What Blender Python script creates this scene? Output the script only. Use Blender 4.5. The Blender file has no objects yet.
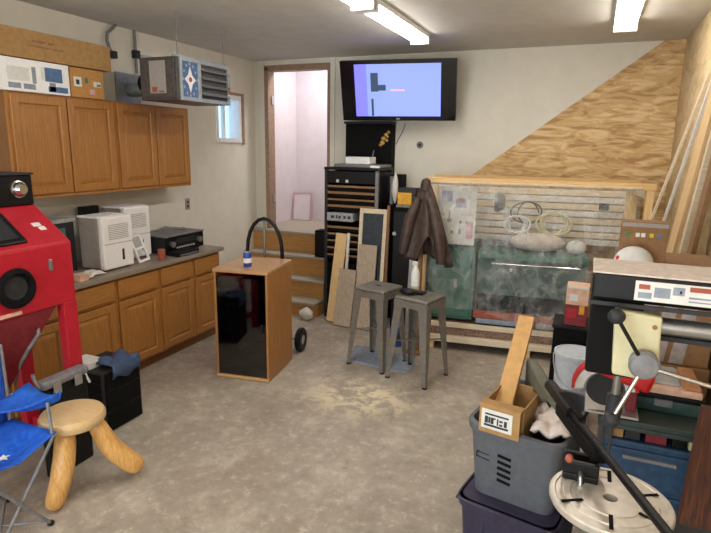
import bpy, bmesh, math, random
from mathutils import Vector, Matrix, Euler
random.seed(7)
S = bpy.context.scene
PI = math.pi

# ---------------------------------------------------------------- camera
cam_d = bpy.data.cameras.new('camera'); cam = bpy.data.objects.new('camera', cam_d)
S.collection.objects.link(cam); S.camera = cam
CX, CZ, YAW, PIT, ROLL, F = 3.97111294, 1.91160213, 0.400778168, 0.214193072, 0.016124814, 552.64282
fw = Vector((-math.sin(YAW)*math.cos(PIT), math.cos(YAW)*math.cos(PIT), -math.sin(PIT)))
r_ = Vector((math.cos(YAW), math.sin(YAW), 0)); u_ = r_.cross(fw)
r2 = r_*math.cos(ROLL) + u_*math.sin(ROLL); u2 = -r_*math.sin(ROLL) + u_*math.cos(ROLL)
cam.matrix_world = Matrix(((r2.x, u2.x, -fw.x, CX), (r2.y, u2.y, -fw.y, 0), (r2.z, u2.z, -fw.z, CZ), (0, 0, 0, 1)))
cam_d.sensor_fit = 'HORIZONTAL'; cam_d.sensor_width = 36; cam_d.lens = F/711*36
cam_d.clip_start = 0.05

# ---------------------------------------------------------------- world, daylight, exposure
W = bpy.data.worlds.new('world'); S.world = W; W.use_nodes = True
bg = W.node_tree.nodes['Background']; bg.inputs[0].default_value = (0.45, 0.72, 1, 1); bg.inputs[1].default_value = 1.0
LA = bpy.data.lights.new('garage_daylight', 'AREA'); LA.shape = 'RECTANGLE'; LA.size = 3.6; LA.size_y = 2.1
LA.energy = 62; LA.color = (1.0, 0.96, 0.90)
lo = bpy.data.objects.new('garage_daylight', LA); S.collection.objects.link(lo)
lo.location = (2.4, -2.35, 1.25); lo.rotation_euler = (math.radians(90), 0, 0)
LH = bpy.data.lights.new('hall_lamp', 'AREA'); LH.size = 0.35; LH.energy = 15; LH.color = (1.0, 0.94, 0.93)
lh = bpy.data.objects.new('hall_lamp', LH); S.collection.objects.link(lh); lh.location = (0.9, 6.6, 3.25)
TUBE = 13.0
S.view_settings.view_transform = 'Standard'; S.view_settings.look = 'None'; S.view_settings.gamma = 1
S.view_settings.use_curve_mapping = False; S.view_settings.exposure = 0.84

# ---------------------------------------------------------------- materials
def srgb(c):
    if isinstance(c, str):
        c = [int(c[i:i+2], 16)/255 for i in (0, 2, 4)]
    return tuple(((v/12.92) if v <= .04045 else ((v+.055)/1.055)**2.4) for v in c) + (1,)
def base(name):
    m = bpy.data.materials.new(name); m.use_nodes = True
    return m, m.node_tree.nodes, m.node_tree.links, m.node_tree.nodes['Principled BSDF']
def coords(N, L, scale, rot=(0, 0, 0)):
    t = N.new('ShaderNodeTexCoord'); mp = N.new('ShaderNodeMapping')
    mp.inputs['Scale'].default_value = scale; mp.inputs['Rotation'].default_value = rot
    L.new(t.outputs['Object'], mp.inputs[0]); return mp
def ramp(N, L, src, cols):
    r = N.new('ShaderNodeValToRGB'); L.new(src, r.inputs[0])
    while len(r.color_ramp.elements) < len(cols): r.color_ramp.elements.new(0.5)
    for e, (p, c) in zip(r.color_ramp.elements, cols): e.position = p; e.color = srgb(c)
    return r
def mix_hex(a, b, t):
    A = [int(a[i:i+2], 16) for i in (0, 2, 4)]; B_ = [int(b[i:i+2], 16) for i in (0, 2, 4)]
    return '%02x%02x%02x' % tuple(int(x*(1-t)+y*t) for x, y in zip(A, B_))
def plain(name, col, rough=.6, metal=0, var=.12, sc=6, bump=0, alpha=1, spec=.5):
    m, N, L, P = base(name)
    mp = coords(N, L, (sc, sc, sc)); n = N.new('ShaderNodeTexNoise'); n.inputs['Detail'].default_value = 4
    L.new(mp.outputs[0], n.inputs[0])
    r = ramp(N, L, n.outputs[0], [(.3, mix_hex(col, '000000', var)), (.7, mix_hex(col, 'ffffff', var*.5))])
    L.new(r.outputs[0], P.inputs['Base Color'])
    P.inputs['Roughness'].default_value = rough; P.inputs['Metallic'].default_value = metal
    P.inputs['Specular IOR Level'].default_value = spec
    if bump:
        b = N.new('ShaderNodeBump'); b.inputs['Strength'].default_value = bump; b.inputs['Distance'].default_value = .01
        L.new(n.outputs[0], b.inputs['Height']); L.new(b.outputs[0], P.inputs['Normal'])
    if alpha < 1: P.inputs['Alpha'].default_value = alpha
    return m
def wood(name, dark, light, axis=2, sc=9, stretch=14, rough=.45, dist=1.2):
    m, N, L, P = base(name)
    s = [sc*stretch/3]*3; s[axis] = sc/stretch*1.6
    mp = coords(N, L, s); n = N.new('ShaderNodeTexNoise'); n.inputs['Detail'].default_value = 6
    n.inputs['Distortion'].default_value = dist; n.inputs['Roughness'].default_value = .6
    L.new(mp.outputs[0], n.inputs[0])
    r = ramp(N, L, n.outputs[0], [(.32, dark), (.68, light)]); L.new(r.outputs[0], P.inputs['Base Color'])
    P.inputs['Roughness'].default_value = rough
    b = N.new('ShaderNodeBump'); b.inputs['Strength'].default_value = .15; b.inputs['Distance'].default_value = .003
    L.new(n.outputs[0], b.inputs['Height']); L.new(b.outputs[0], P.inputs['Normal'])
    return m
def emit(name, col, st):
    m, N, L, P = base(name); P.inputs['Base Color'].default_value = srgb(col)
    P.inputs['Emission Color'].default_value = srgb(col); P.inputs['Emission Strength'].default_value = st
    return m
def concrete():
    m, N, L, P = base('concrete')
    mp = coords(N, L, (1, 1, 1))
    def noise(sc, det, ro, di=0):
        n = N.new('ShaderNodeTexNoise'); n.inputs['Scale'].default_value = sc; n.inputs['Detail'].default_value = det
        n.inputs['Roughness'].default_value = ro; n.inputs['Distortion'].default_value = di; L.new(mp.outputs[0], n.inputs[0]); return n
    def blend(fac_src, k, a_, b_):
        x = N.new('ShaderNodeMix'); x.data_type = 'RGBA'; mu = N.new('ShaderNodeMath'); mu.operation = 'MULTIPLY'; mu.inputs[1].default_value = k
        L.new(fac_src, mu.inputs[0]); L.new(mu.outputs[0], x.inputs[0])
        for inp, v in ((6, a_), (7, b_)):
            if isinstance(v, str): x.inputs[inp].default_value = srgb(v)
            else: L.new(v, x.inputs[inp])
        return x.outputs[2]
    big = noise(.7, 3, .5); med = noise(3.5, 10, .72, .2); fine = noise(17, 8, .75)
    c = ramp(N, L, big.outputs[0], [(.35, '988b7e'), (.65, 'a29a8d')]).outputs[0]
    c = blend(ramp(N, L, med.outputs[0], [(.50, '000000'), (.68, 'ffffff')]).outputs[0], .55, c, 'c8bfb0')
    c = blend(ramp(N, L, med.outputs[0], [(.30, 'ffffff'), (.47, '000000')]).outputs[0], .55, c, '746858')
    c = blend(ramp(N, L, fine.outputs[0], [(.54, '000000'), (.66, 'ffffff')]).outputs[0], .5, c, 'd2c8ba')
    c = blend(ramp(N, L, fine.outputs[0], [(.32, 'ffffff'), (.45, '000000')]).outputs[0], .35, c, '6b6152')
    # pale sawdust spill on the slab
    sp = N.new('ShaderNodeTexCoord'); m2 = N.new('ShaderNodeMapping'); m2.vector_type = 'POINT'
    m2.inputs['Location'].default_value = (-.14/.55, -1.93/.42, 0); m2.inputs['Scale'].default_value = (1/.55, 1/.42, 0)
    L.new(sp.outputs['Object'], m2.inputs[0])
    ln = N.new('ShaderNodeVectorMath'); ln.operation = 'LENGTH'; L.new(m2.outputs[0], ln.inputs[0])
    mr = N.new('ShaderNodeMapRange'); mr.inputs[1].default_value = 1.0; mr.inputs[2].default_value = .2; L.new(ln.outputs['Value'], mr.inputs[0])
    pn = ramp(N, L, noise(7, 6, .7, .4).outputs[0], [(.46, '000000'), (.56, 'ffffff')])
    pm = N.new('ShaderNodeMath'); pm.operation = 'MULTIPLY'; L.new(mr.outputs[0], pm.inputs[0]); L.new(pn.outputs[0], pm.inputs[1])
    c = blend(pm.outputs[0], 1.0, c, 'ddd0ae')
    L.new(c, P.inputs['Base Color']); P.inputs['Roughness'].default_value = .6
    bp = N.new('ShaderNodeBump'); bp.inputs['Strength'].default_value = .3; bp.inputs['Distance'].default_value = .003
    L.new(fine.outputs[0], bp.inputs['Height']); L.new(bp.outputs[0], P.inputs['Normal'])
    return m
def plywood(name, cols, s):
    m, N, L, P = base(name)
    mp = coords(N, L, s); n = N.new('ShaderNodeTexNoise'); n.inputs['Scale'].default_value = 1; n.inputs['Detail'].default_value = 3
    n.inputs['Distortion'].default_value = 1.4; L.new(mp.outputs[0], n.inputs[0])
    r = ramp(N, L, n.outputs[0], list(zip((.36, .44, .47, .54, .57, .66), cols)))
    L.new(r.outputs[0], P.inputs['Base Color']); P.inputs['Roughness'].default_value = .6
    return m
def film():
    m, N, L, P = base('plastic_film')
    N.remove(P); out = N['Material Output']
    tr = N.new('ShaderNodeBsdfTransparent'); tr.inputs[0].default_value = (.97, .98, .97, 1)
    gl = N.new('ShaderNodeBsdfPrincipled'); gl.inputs['Base Color'].default_value = (.75, .76, .74, 1); gl.inputs['Roughness'].default_value = .22
    mp = coords(N, L, (3.2, 3.2, 2.0)); n = N.new('ShaderNodeTexNoise'); n.inputs['Scale'].default_value = 2.2; n.inputs['Detail'].default_value = 5; n.inputs['Distortion'].default_value = 1.6
    L.new(mp.outputs[0], n.inputs[0])
    b = N.new('ShaderNodeBump'); b.inputs['Strength'].default_value = .9; b.inputs['Distance'].default_value = .06
    L.new(n.outputs[0], b.inputs['Height']); L.new(b.outputs[0], gl.inputs['Normal'])
    mr = N.new('ShaderNodeMapRange'); mr.inputs[1].default_value = .35; mr.inputs[2].default_value = .7; mr.inputs[3].default_value = .05; mr.inputs[4].default_value = .26
    L.new(n.outputs[0], mr.inputs[0])
    n2 = N.new('ShaderNodeTexNoise'); n2.inputs['Scale'].default_value = 1.3; n2.inputs['Detail'].default_value = 3; n2.inputs['Distortion'].default_value = 2.2; L.new(mp.outputs[0], n2.inputs[0])
    sb = N.new('ShaderNodeMath'); sb.operation = 'SUBTRACT'; sb.inputs[1].default_value = .5; L.new(n2.outputs[0], sb.inputs[0])
    ab = N.new('ShaderNodeMath'); ab.operation = 'ABSOLUTE'; L.new(sb.outputs[0], ab.inputs[0])
    cr = N.new('ShaderNodeMapRange'); cr.inputs[1].default_value = 0; cr.inputs[2].default_value = .05; cr.inputs[3].default_value = .13; cr.inputs[4].default_value = 0; L.new(ab.outputs[0], cr.inputs[0])
    ad = N.new('ShaderNodeMath'); ad.operation = 'ADD'; L.new(mr.outputs[0], ad.inputs[0]); L.new(cr.outputs[0], ad.inputs[1])
    mx = N.new('ShaderNodeMixShader'); L.new(ad.outputs[0], mx.inputs[0]); L.new(tr.outputs[0], mx.inputs[1]); L.new(gl.outputs[0], mx.inputs[2])
    L.new(mx.outputs[0], out.inputs[0])
    return m
def glass():
    m, N, L, P = base('window_glass')
    N.remove(P); out = N['Material Output']
    tr = N.new('ShaderNodeBsdfTransparent'); gl = N.new('ShaderNodeBsdfGlossy'); gl.inputs['Roughness'].default_value = .05
    mx = N.new('ShaderNodeMixShader'); mx.inputs[0].default_value = .07
    L.new(tr.outputs[0], mx.inputs[1]); L.new(gl.outputs[0], mx.inputs[2]); L.new(mx.outputs[0], out.inputs[0])
    return m

M = dict(
    concrete=concrete(), glass=glass(), film=film(),
    wall=plain('painted_drywall', 'dedacd', .8, var=.03, sc=1.5), ceil=plain('ceiling_paint', 'cfccc4', .85, var=.04, sc=1.2),
    hall=plain('pinkish_paint', 'dcd3d6', .8, var=.03, sc=1.5), dark_trim=plain('brown_trim', '9b7f68', .6, var=.1),
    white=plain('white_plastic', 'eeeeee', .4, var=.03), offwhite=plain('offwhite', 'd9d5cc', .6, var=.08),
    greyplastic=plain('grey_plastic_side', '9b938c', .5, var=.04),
    oak=wood('oak_vertical', '8b5a29', 'b47f40', 2, 8, 14), oakh=wood('oak_horizontal', '8b5a29', 'b47f40', 1, 8, 14),
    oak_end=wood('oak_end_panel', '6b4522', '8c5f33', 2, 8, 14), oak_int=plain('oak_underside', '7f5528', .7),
    oak_av=wood('honey_veneer', '8a5a2a', 'ad7a3e', 2, 6, 12), oak_avh=wood('honey_veneer_top', 'a57c55', 'bf966b', 0, 6, 12, .25),
    counter=plain('laminate', '8f8273', .45, var=.15, sc=40),
    ply=plywood('sheathing_plywood', ('a98250', 'bd9863', 'cba874', 'c8a46e', 'd6b885', 'dcc192'), (3.5, 3.5, 15)),
    plyr=plywood('pale_plywood', ('b39a72', 'bda47b', 'c2aa82', 'c5ad85', 'c9b28c', 'cdb894'), (9, 3, 9)),
    pine=wood('pine', 'd0ab76', 'e6c893', 2, 6, 12, .6), pineh=wood('pine_beam', 'c29b63', 'e0bf88', 0, 6, 12, .6),
    pinep=wood('pine_pale', 'c9b698', 'e0d2b8', 0, 6, 12, .7), greywood=wood('weathered_board', '94836f', 'bba993', 2, 6, 12, .7),
    rust=wood('rough_brown_timber', '2c150a', '66361a', 2, 5, 10, .7),
    stairw=wood('stair_riser_wood', 'a06f3b', 'c9985a', 0, 6, 12, .5), tread=plain('stair_tread', 'a99f8e', .8, var=.12, sc=20),
    black=plain('black_plastic', '0b0b0d', .42, var=.015, spec=.3), blackm=plain('matte_black', '070708', .8, var=.015, spec=.2), gloss=plain('gloss_black', '08080b', .15, var=.01),
    dgrey=plain('dark_grey', '2a2b2e', .5, var=.03, spec=.3), grey=plain('mid_grey', '77777a', .5), lgrey=plain('light_grey', 'a8a9aa', .5),
    steel=plain('brushed_steel', 'b6b7b8', .32, .85, .06), gun=plain('gunmetal', '8d8880', .4, .55, .08), chrome=plain('chrome', 'd8d8d8', .15, 1, .02),
    galv=plain('galvanised_steel', 'a7aeb0', .45, .5, .1), heater=plain('heater_casing', '4d4844', .5, .2, .12),
    red=plain('red_paint', 'b01126', .45, var=.06, sc=3), redp=plain('red_plastic', 'cc1517', .4), dred=plain('dark_red', '7c1420', .5),
    blue=plain('blue_canvas', '115bd0', .8, var=.15, sc=8), bluep=plain('blue_plastic', '1c3f9a', .4), bluegrey=plain('slate_blue', '3c5378', .6), cartblue=plain('cart_blue', '1f3f5e', .5),
    green=plain('machine_green', '437263', .5, var=.1, sc=4), dgreen=plain('dark_machine_green', '33504a', .5, var=.12, sc=4), traygreen=plain('tray_green', '2c3a34', .5),
    card=plain('cardboard', 'a9824f', .8, var=.08), cardl=plain('cardboard_pale', 'd1a468', .8, var=.06), cardd=plain('cardboard_brown', '8f6a45', .8, var=.08),
    yellow=plain('yellow_plastic', 'e0a11c', .5), cream=plain('cream_paint', 'cbc49c', .5, var=.06), bluewhite=plain('bluish_white_plastic', 'c3ccd6', .5, var=.05), tanboard=wood('tan_board', 'c9a674', 'dabb8c', 2, 6, 12, .6), paper=plain('paper_white', 'dcdcd8', .7, var=.05),
    pink=plain('pale_pink', 'd6a8b0', .7), lav=plain('lavender', 'a9a8c4', .7), peach=plain('peach', 'e3b79c', .6), warm_reflection=plain('warm_reflection', 'c98d62', .35, .3),  # last material paints a warm light reflection on the tray box
    brown=plain('brown_leather', '3c2a22', .55, var=.18, sc=3), totegrey=plain('tote_grey', '565b62', .5, var=.06), totepurple=plain('tote_purple', '2c2740', .5, var=.08),
    logwood=wood('varnished_log', 'c08a45', 'e2b673', 2, 4, 7, .35), logtop=wood('log_seat', 'c9a876', 'dcc093', 0, 7, 10, .4),
    stock=plain('olive_grey_stock', '5c5e50', .55, var=.08), brick=plain('brick_red', 'a4503c', .7), table=plain('cast_iron_table', 'cdc5b9', .38, .4, .10),
    cork=plain('cork', 'c08a4a', .8, var=.12, sc=20), skyb=plain('print_blue', '4b6fa0', .6), dpaper=plain('print_grey', '8a94a3', .6),
    mrown=plain('mottled_brown_paper', '8f6a55', .8, var=.35, sc=14), navy=plain('navy', '232a33', .5), striped=plain('pale_pink_grey', 'b0a5a2', .6, var=.15),
    cloth=plain('dusty_white_cloth', 'd6c8be', .9, var=.1, sc=10, bump=.3), gold=plain('gold', 'c9a35a', .4, .4), yellowl=plain('print_yellow', 'd9c22c', .6), greenl=plain('print_green', '2f8f4a', .6),
    lens=emit('fluorescent_lens', 'fff8ee', TUBE), screen=emit('lit_screen', '7d8fe8', .62), screenl=emit('lit_screen_left', '7070e8', .62), scrred=emit('screen_red', 'c890d0', .85), scrdark=emit('screen_dark', '2c3c50', .6),
)

# ---------------------------------------------------------------- mesh building
OFF = {}
class MB:
    def __init__(s): s.bm = bmesh.new(); s.mi = 0
    def _fin(s, fs):
        for f in fs: f.material_index = s.mi
    def box(s, x0, x1, y0, y1, z0, z1):
        v = [s.bm.verts.new((x, y, z)) for x in (x0, x1) for y in (y0, y1) for z in (z0, z1)]
        q = [(0, 1, 3, 2), (4, 6, 7, 5), (0, 4, 5, 1), (2, 3, 7, 6), (0, 2, 6, 4), (1, 5, 7, 3)]
        s._fin([s.bm.faces.new([v[i] for i in f]) for f in q]); return s
    def obox(s, c, size, rot=(0, 0, 0), m=None):
        R = (m or Euler(rot).to_matrix()); c = Vector(c); h = Vector(size)/2
        v = [s.bm.verts.new(c + R @ Vector((x*h.x, y*h.y, z*h.z))) for x in (-1, 1) for y in (-1, 1) for z in (-1, 1)]
        q = [(0, 1, 3, 2), (4, 6, 7, 5), (0, 4, 5, 1), (2, 3, 7, 6), (0, 2, 6, 4), (1, 5, 7, 3)]
        s._fin([s.bm.faces.new([v[i] for i in f]) for f in q]); return s
    def bar(s, p0, p1, w, h, up=(0, 0, 1)):
        p0 = Vector(p0); p1 = Vector(p1); d = (p1-p0); l = d.length; d.normalize(); up = Vector(up)
        sx = d.cross(up).normalized(); uz = sx.cross(d).normalized()
        m = Matrix((sx, d, uz)).transposed()
        return s.obox((p0+p1)/2, (w, l, h), m=m)
    def rings(s, rings, cap=True, close=True):
        vs = [[s.bm.verts.new(p) for p in r] for r in rings]; n = len(vs[0]); fs = []
        for a, b in zip(vs, vs[1:]):
            for i in range(n if close else n-1):
                j = (i+1) % n; fs.append(s.bm.faces.new((a[i], a[j], b[j], b[i])))
        if cap and close:
            fs.append(s.bm.faces.new(list(reversed(vs[0])))); fs.append(s.bm.faces.new(vs[-1]))
        s._fin(fs); return s
    def tube(s, pts, r, n=10, sx=1):
        pts = [Vector(p) for p in pts]; rr = r if isinstance(r, (list, tuple)) else [r]*len(pts)
        R = []; ref = None
        for i, p in enumerate(pts):
            d = (pts[min(i+1, len(pts)-1)] - pts[max(i-1, 0)]).normalized()
            if ref is None: ref = Vector((0, 0, 1)) if abs(d.z) < .9 else Vector((1, 0, 0))
            a = d.cross(ref).normalized(); b = a.cross(d).normalized(); ref = b
            R.append([p + (a*math.cos(t)*sx + b*math.sin(t))*rr[i] for t in [2*PI*k/n for k in range(n)]])
        return s.rings(R)
    def cyl(s, p0, p1, r0, r1=None, n=20): return s.tube([p0, p1], [r0, r0 if r1 is None else r1], n)
    def lathe(s, c, prof, axis=(0, 0, 1), n=28):
        c = Vector(c); ax = Vector(axis).normalized(); ref = Vector((1, 0, 0)) if abs(ax.x) < .9 else Vector((0, 1, 0))
        a = ax.cross(ref).normalized(); b = ax.cross(a)
        R = [[c + ax*h + (a*math.cos(t) + b*math.sin(t))*max(r, 1e-4) for t in [2*PI*k/n for k in range(n)]] for r, h in prof]
        return s.rings(R)
    def prism(s, poly, vec):
        vec = Vector(vec); a = [Vector(p) for p in poly]; return s.rings([a, [p+vec for p in a]])
    def ell(s, c, r, n=16, k=10):
        c = Vector(c); R = []
        for i in range(k+1):
            t = PI*i/k; q = max(math.sin(t), .01)
            R.append([c + Vector((r[0]*q*math.cos(2*PI*j/n), r[1]*q*math.sin(2*PI*j/n), -r[2]*math.cos(t))) for j in range(n)])
        return s.rings(R)
    def grid(s, f, nu, nv):
        vs = [[s.bm.verts.new(f(i/nu, j/nv)) for i in range(nu+1)] for j in range(nv+1)]
        s._fin([s.bm.faces.new((vs[j][i], vs[j][i+1], vs[j+1][i+1], vs[j+1][i])) for j in range(nv) for i in range(nu)]); return s
    def build(s, name, mats, parent=None, bevel=0, smooth=False, local=False, solid=0, sub=0, seg=2):
        bmesh.ops.recalc_face_normals(s.bm, faces=s.bm.faces)
        if parent is not None: off = Vector((0, 0, 0)) if local else OFF[parent.name]
        else:
            xs = [v.co for v in s.bm.verts]
            off = Vector(((min(v.x for v in xs)+max(v.x for v in xs))/2, (min(v.y for v in xs)+max(v.y for v in xs))/2, min(v.z for v in xs)))
        for v in s.bm.verts: v.co -= off
        me = bpy.data.meshes.new(name); s.bm.to_mesh(me); s.bm.free()
        if not isinstance(mats, (list, tuple)): mats = [mats]
        for m in mats: me.materials.append(M[m] if isinstance(m, str) else m)
        if smooth:
            for p in me.polygons: p.use_smooth = True
        o = bpy.data.objects.new(name, me); S.collection.objects.link(o)
        if parent is not None: o.parent = parent; OFF[o.name] = OFF[parent.name] if not local else Vector()
        else: o.location = off; OFF[o.name] = off.copy()
        if solid: md = o.modifiers.new('solid', 'SOLIDIFY'); md.thickness = solid; md.offset = 0
        if sub: md = o.modifiers.new('sub', 'SUBSURF'); md.levels = md.render_levels = sub
        if bevel:
            md = o.modifiers.new('bevel', 'BEVEL'); md.width = bevel; md.segments = seg; md.limit_method = 'ANGLE'; md.angle_limit = .6
        if smooth and not sub:
            try: me.set_sharp_from_angle(angle=.7)
            except Exception: pass
        return o
def tag(o, label, cat, group=None):
    o['label'] = label; o['category'] = cat
    if group: o['group'] = group
    return o
def thing(name, label, cat, loc, rz=0, group=None):
    o = bpy.data.objects.new(name, None); S.collection.objects.link(o); o.location = loc; o.rotation_euler = (0, 0, rz)
    o.empty_display_size = .1; OFF[o.name] = Vector(loc); return tag(o, label, cat, group)
def struct(o): o['kind'] = 'structure'; return o
def bx(name, mat, x0, x1, y0, y1, z0, z1, parent=None, bevel=0, local=False):
    return MB().box(x0, x1, y0, y1, z0, z1).build(name, mat, parent, bevel, local=local)
def dup(root, loc, label=None, group=None, rz=None):
    r = root.copy(); S.collection.objects.link(r); r.location = loc
    if rz is not None: r.rotation_euler = (0, 0, rz)
    if label: r['label'] = label
    if group: r['group'] = group
    OFF[r.name] = Vector(loc)
    for ch in list(root.children):
        c_ = ch.copy(); S.collection.objects.link(c_); c_.parent = r
        for g in list(ch.children):
            d = g.copy(); S.collection.objects.link(d); d.parent = c_
    return r

WX, D, H = 4.62, 6.07, 2.905
YB = -2.5
# ---------------------------------------------------------------- room shell
struct(bx('floor', 'concrete', -.15, WX+.15, YB-.15, D+.15, -.1, 0))
struct(bx('ceiling', 'ceil', -.15, WX+.15, YB-.15, D+.15, H, H+.1))
m = MB()   # left wall with the window hole
wy0, wy1, wz0, wz1 = 5.27, 5.78, 1.93, 2.47
m.box(-.15, 0, YB, wy0, 0, H).box(-.15, 0, wy1, D+.15, 0, H).box(-.15, 0, wy0, wy1, 0, wz0).box(-.15, 0, wy0, wy1, wz1, H)
struct(m.build('wall_left', 'wall'))
dx0, dx1, dz1 = .16, 1.04, 2.83
LZ = .863
m = MB(); m.box(0, dx0, D, D+.12, 0, H).box(dx1, WX, D, D+.12, 0, H).box(dx0, dx1, D, D+.12, dz1, H).box(dx0, dx1, D, D+.12, 0, LZ-.02)
struct(m.build('wall_back', 'wall'))
struct(bx('wall_right', 'plyr', WX, WX+.15, YB, D+.15, 0, H))
m = MB(); m.box(0, .5, YB-.15, YB, 0, H).box(4.3, WX, YB-.15, YB, 0, H).box(.5, 4.3, YB-.15, YB, 2.4, H)
struct(m.build('wall_front', 'wall'))
# plywood sheathing on the back wall
m = MB(); m.prism([(2.45, D-.001, 1.40), (4.445, D-.001, 2.904), (WX-.001, D-.001, 2.904), (WX-.001, D-.001, 0.0), (2.45, D-.001, 0.0)], (0, -.014, 0))
struct(m.build('trim_1', 'ply'))
# hall behind the doorway
struct(bx('wall_left', 'hall', -.1, 0, D+.15, 7.2, LZ-.1, 3.4))
struct(bx('wall_back', 'hall', -.1, 2.2, 7.13, 7.25, LZ-.1, 3.4))
struct(bx('wall_right', 'hall', 2.1, 2.2, D+.12, 7.2, LZ-.1, 3.4))
struct(bx('floor', 'tread', -.1, 2.2, D, 7.2, LZ-.12, LZ-.001))
struct(bx('ceiling', 'hall', -.1, 2.2, D+.1, 7.2, 3.4, 3.45))
# door
d = struct(MB().box(dx0-.005, dx0+.05, D-.02, D+.13, LZ, dz1).box(dx1-.03, dx1+.01, D-.015, D+.13, LZ, dz1).box(dx0, dx1, D-.02, D+.13, dz1-.045, dz1+.02).build('door_1', 'dark_trim', bevel=.004))
MB().box(dx0+.05, dx0+.062, D+.05, D+.1, 1.2, 1.3).box(dx0+.05, dx0+.062, D+.05, D+.1, 2.4, 2.5).build('hinge', 'steel', d)
MB().box(dx0-.075, dx0-.005, D-.018, D, LZ, dz1+.08).box(dx1+.01, dx1+.07, D-.018, D, LZ, dz1+.08).box(dx0-.005, dx1+.01, D-.018, D, dz1+.02, dz1+.08).build('door_casing', 'wall', d, .004)
# window
w = struct(MB().box(-.15, .012, wy0, wy0+.05, wz0, wz1).box(-.15, .012, wy1-.05, wy1, wz0, wz1).box(-.15, .012, wy0+.05, wy1-.05, wz1-.05, wz1).box(-.15, .02, wy0+.05, wy1-.05, wz0, wz0+.05).build('window_1', 'white', bevel=.003))
ym = (wy0+wy1)/2+.02
MB().box(-.11, -.08, ym-.02, ym+.02, wz0+.05, wz1-.05).build('sash', 'white', w)
MB().box(.012, .02, wy1-.012, wy1+.035, wz0-.02, wz1+.03).box(.0, .018, wy0-.03, wy1+.035, wz1, wz1+.03).build('window_casing', 'dark_trim', w)
MB().box(-.1, -.092, wy0+.05, ym-.02, wz0+.05, wz1-.05).box(-.1, -.092, ym+.02, wy1-.05, wz0+.05, wz1-.05).build('pane', 'glass', w)

# stairs up to the door
st = thing('staircase', 'short flight of four wooden steps with tan risers leading up to the open doorway', 'stairs', (.6, 5.7, 0))
sy = [5.34, 5.56, 5.77, 5.965]; sz = [.17, .375, .61, LZ]
for i in range(4):
    zb = 0 if i == 0 else sz[i-1]
    ye = sy[i+1]+.0 if i < 3 else D-.001
    bx('riser', 'stairw', 0.001, 1.21, sy[i]+.012, sy[i]+.03, zb, sz[i]-.03, st)
    bx('tread', 'tread', 0.001, 1.225, sy[i]-.012, ye+.012 if i < 3 else ye, sz[i]-.03, sz[i], st, .005)
bx('stringer', 'stairw', 1.205, 1.225, sy[0]+.05, D-.002, 0, sz[0]-.04, st)

# ---------------------------------------------------------------- fluorescent lights
def fixture(x, y0, y1, label):
    t = thing('ceiling_light', label, 'ceiling light', (x, (y0+y1)/2, H-.09), 0, 'fluorescent ceiling lights')
    MB().box(x-.085, x+.085, y0, y1, H-.035, H-.0005).build('housing', 'white', t, .004)
    MB().box(x-.085, x+.085, y0, y0+.03, H-.09, H-.035).build('end_cap', 'white', t, .004)
    MB().box(x-.085, x+.085, y1-.03, y1, H-.09, H-.035).build('end_cap', 'white', t, .004)
    n = 8; prof = [(x + .075*math.cos(PI + PI*k/n), 0, H-.036 + .05*math.sin(PI+PI*k/n)) for k in range(n+1)]
    m = MB(); m.rings([[(p[0], y0+.03, p[2]) for p in prof], [(p[0], y1-.03, p[2]) for p in prof]], cap=True)
    m.build('lens', 'lens', t, smooth=True)
    return t
fixture(2.41, 3.80, 5.10, 'white fluorescent ceiling light in front of the television, far end of its row')
fixture(2.41, 2.45, 3.75, 'white fluorescent ceiling light cut off by the top edge, second from the television')
fixture(4.08, 3.72, 5.06, 'white fluorescent ceiling light nearest the plywood triangle')
fixture(2.41, 1.1, 2.4, 'fluorescent ceiling light above the viewer, third from the television')
fixture(2.41, -.6, .7, 'fluorescent ceiling light above the viewer, fourth from the television')
fixture(2.41, -2.2, -.9, 'fluorescent ceiling light above the garage door, last in the television row')
fixture(4.08, -.6, .7, 'fluorescent ceiling light above the viewer, nearest the garage door beside the plywood wall')

# ---------------------------------------------------------------- kitchen cabinets
def panel_door(parent, x, y0, y1, z0, z1, name='door', knob=True, d=.02):
    fr = .055
    def q_(xx, a, b, c_, e_): return [(xx, a, c_), (xx, b, c_), (xx, b, e_), (xx, a, e_)]
    m = MB(); oo = (y0, y1, z0, z1); ii = (y0+fr, y1-fr, z0+fr, z1-fr); ig = (y0+fr+.008, y1-fr-.008, z0+fr+.008, z1-fr-.008)
    m.rings([q_(x, *oo), q_(x+d-.004, *oo), q_(x+d, y0+.004, y1-.004, z0+.004, z1-.004), q_(x+d, *ii), q_(x+d-.008, *ig), q_(x, *ig), q_(x, *oo)], cap=False)
    o = m.build(name, 'oak', parent)
    # raised centre panel with sloping edge
    a, b, cc, e = y0+fr+.008, y1-fr-.008, z0+fr+.008, z1-fr-.008; g = .03
    m = MB(); xi = x+.006; xo = x+.015
    o1 = [(xi, a, cc), (xi, b, cc), (xi, b, e), (xi, a, e)]; i1 = [(xo, a+g, cc+g), (xo, b-g, cc+g), (xo, b-g, e-g), (xo, a+g, e-g)]
    m.rings([[(x, p[1], p[2]) for p in o1], o1, i1]); m.build('centre_panel', 'oak', o)
    return o
GU = 'oak wall cabinets'; GB = 'oak base cabinets'
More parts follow.
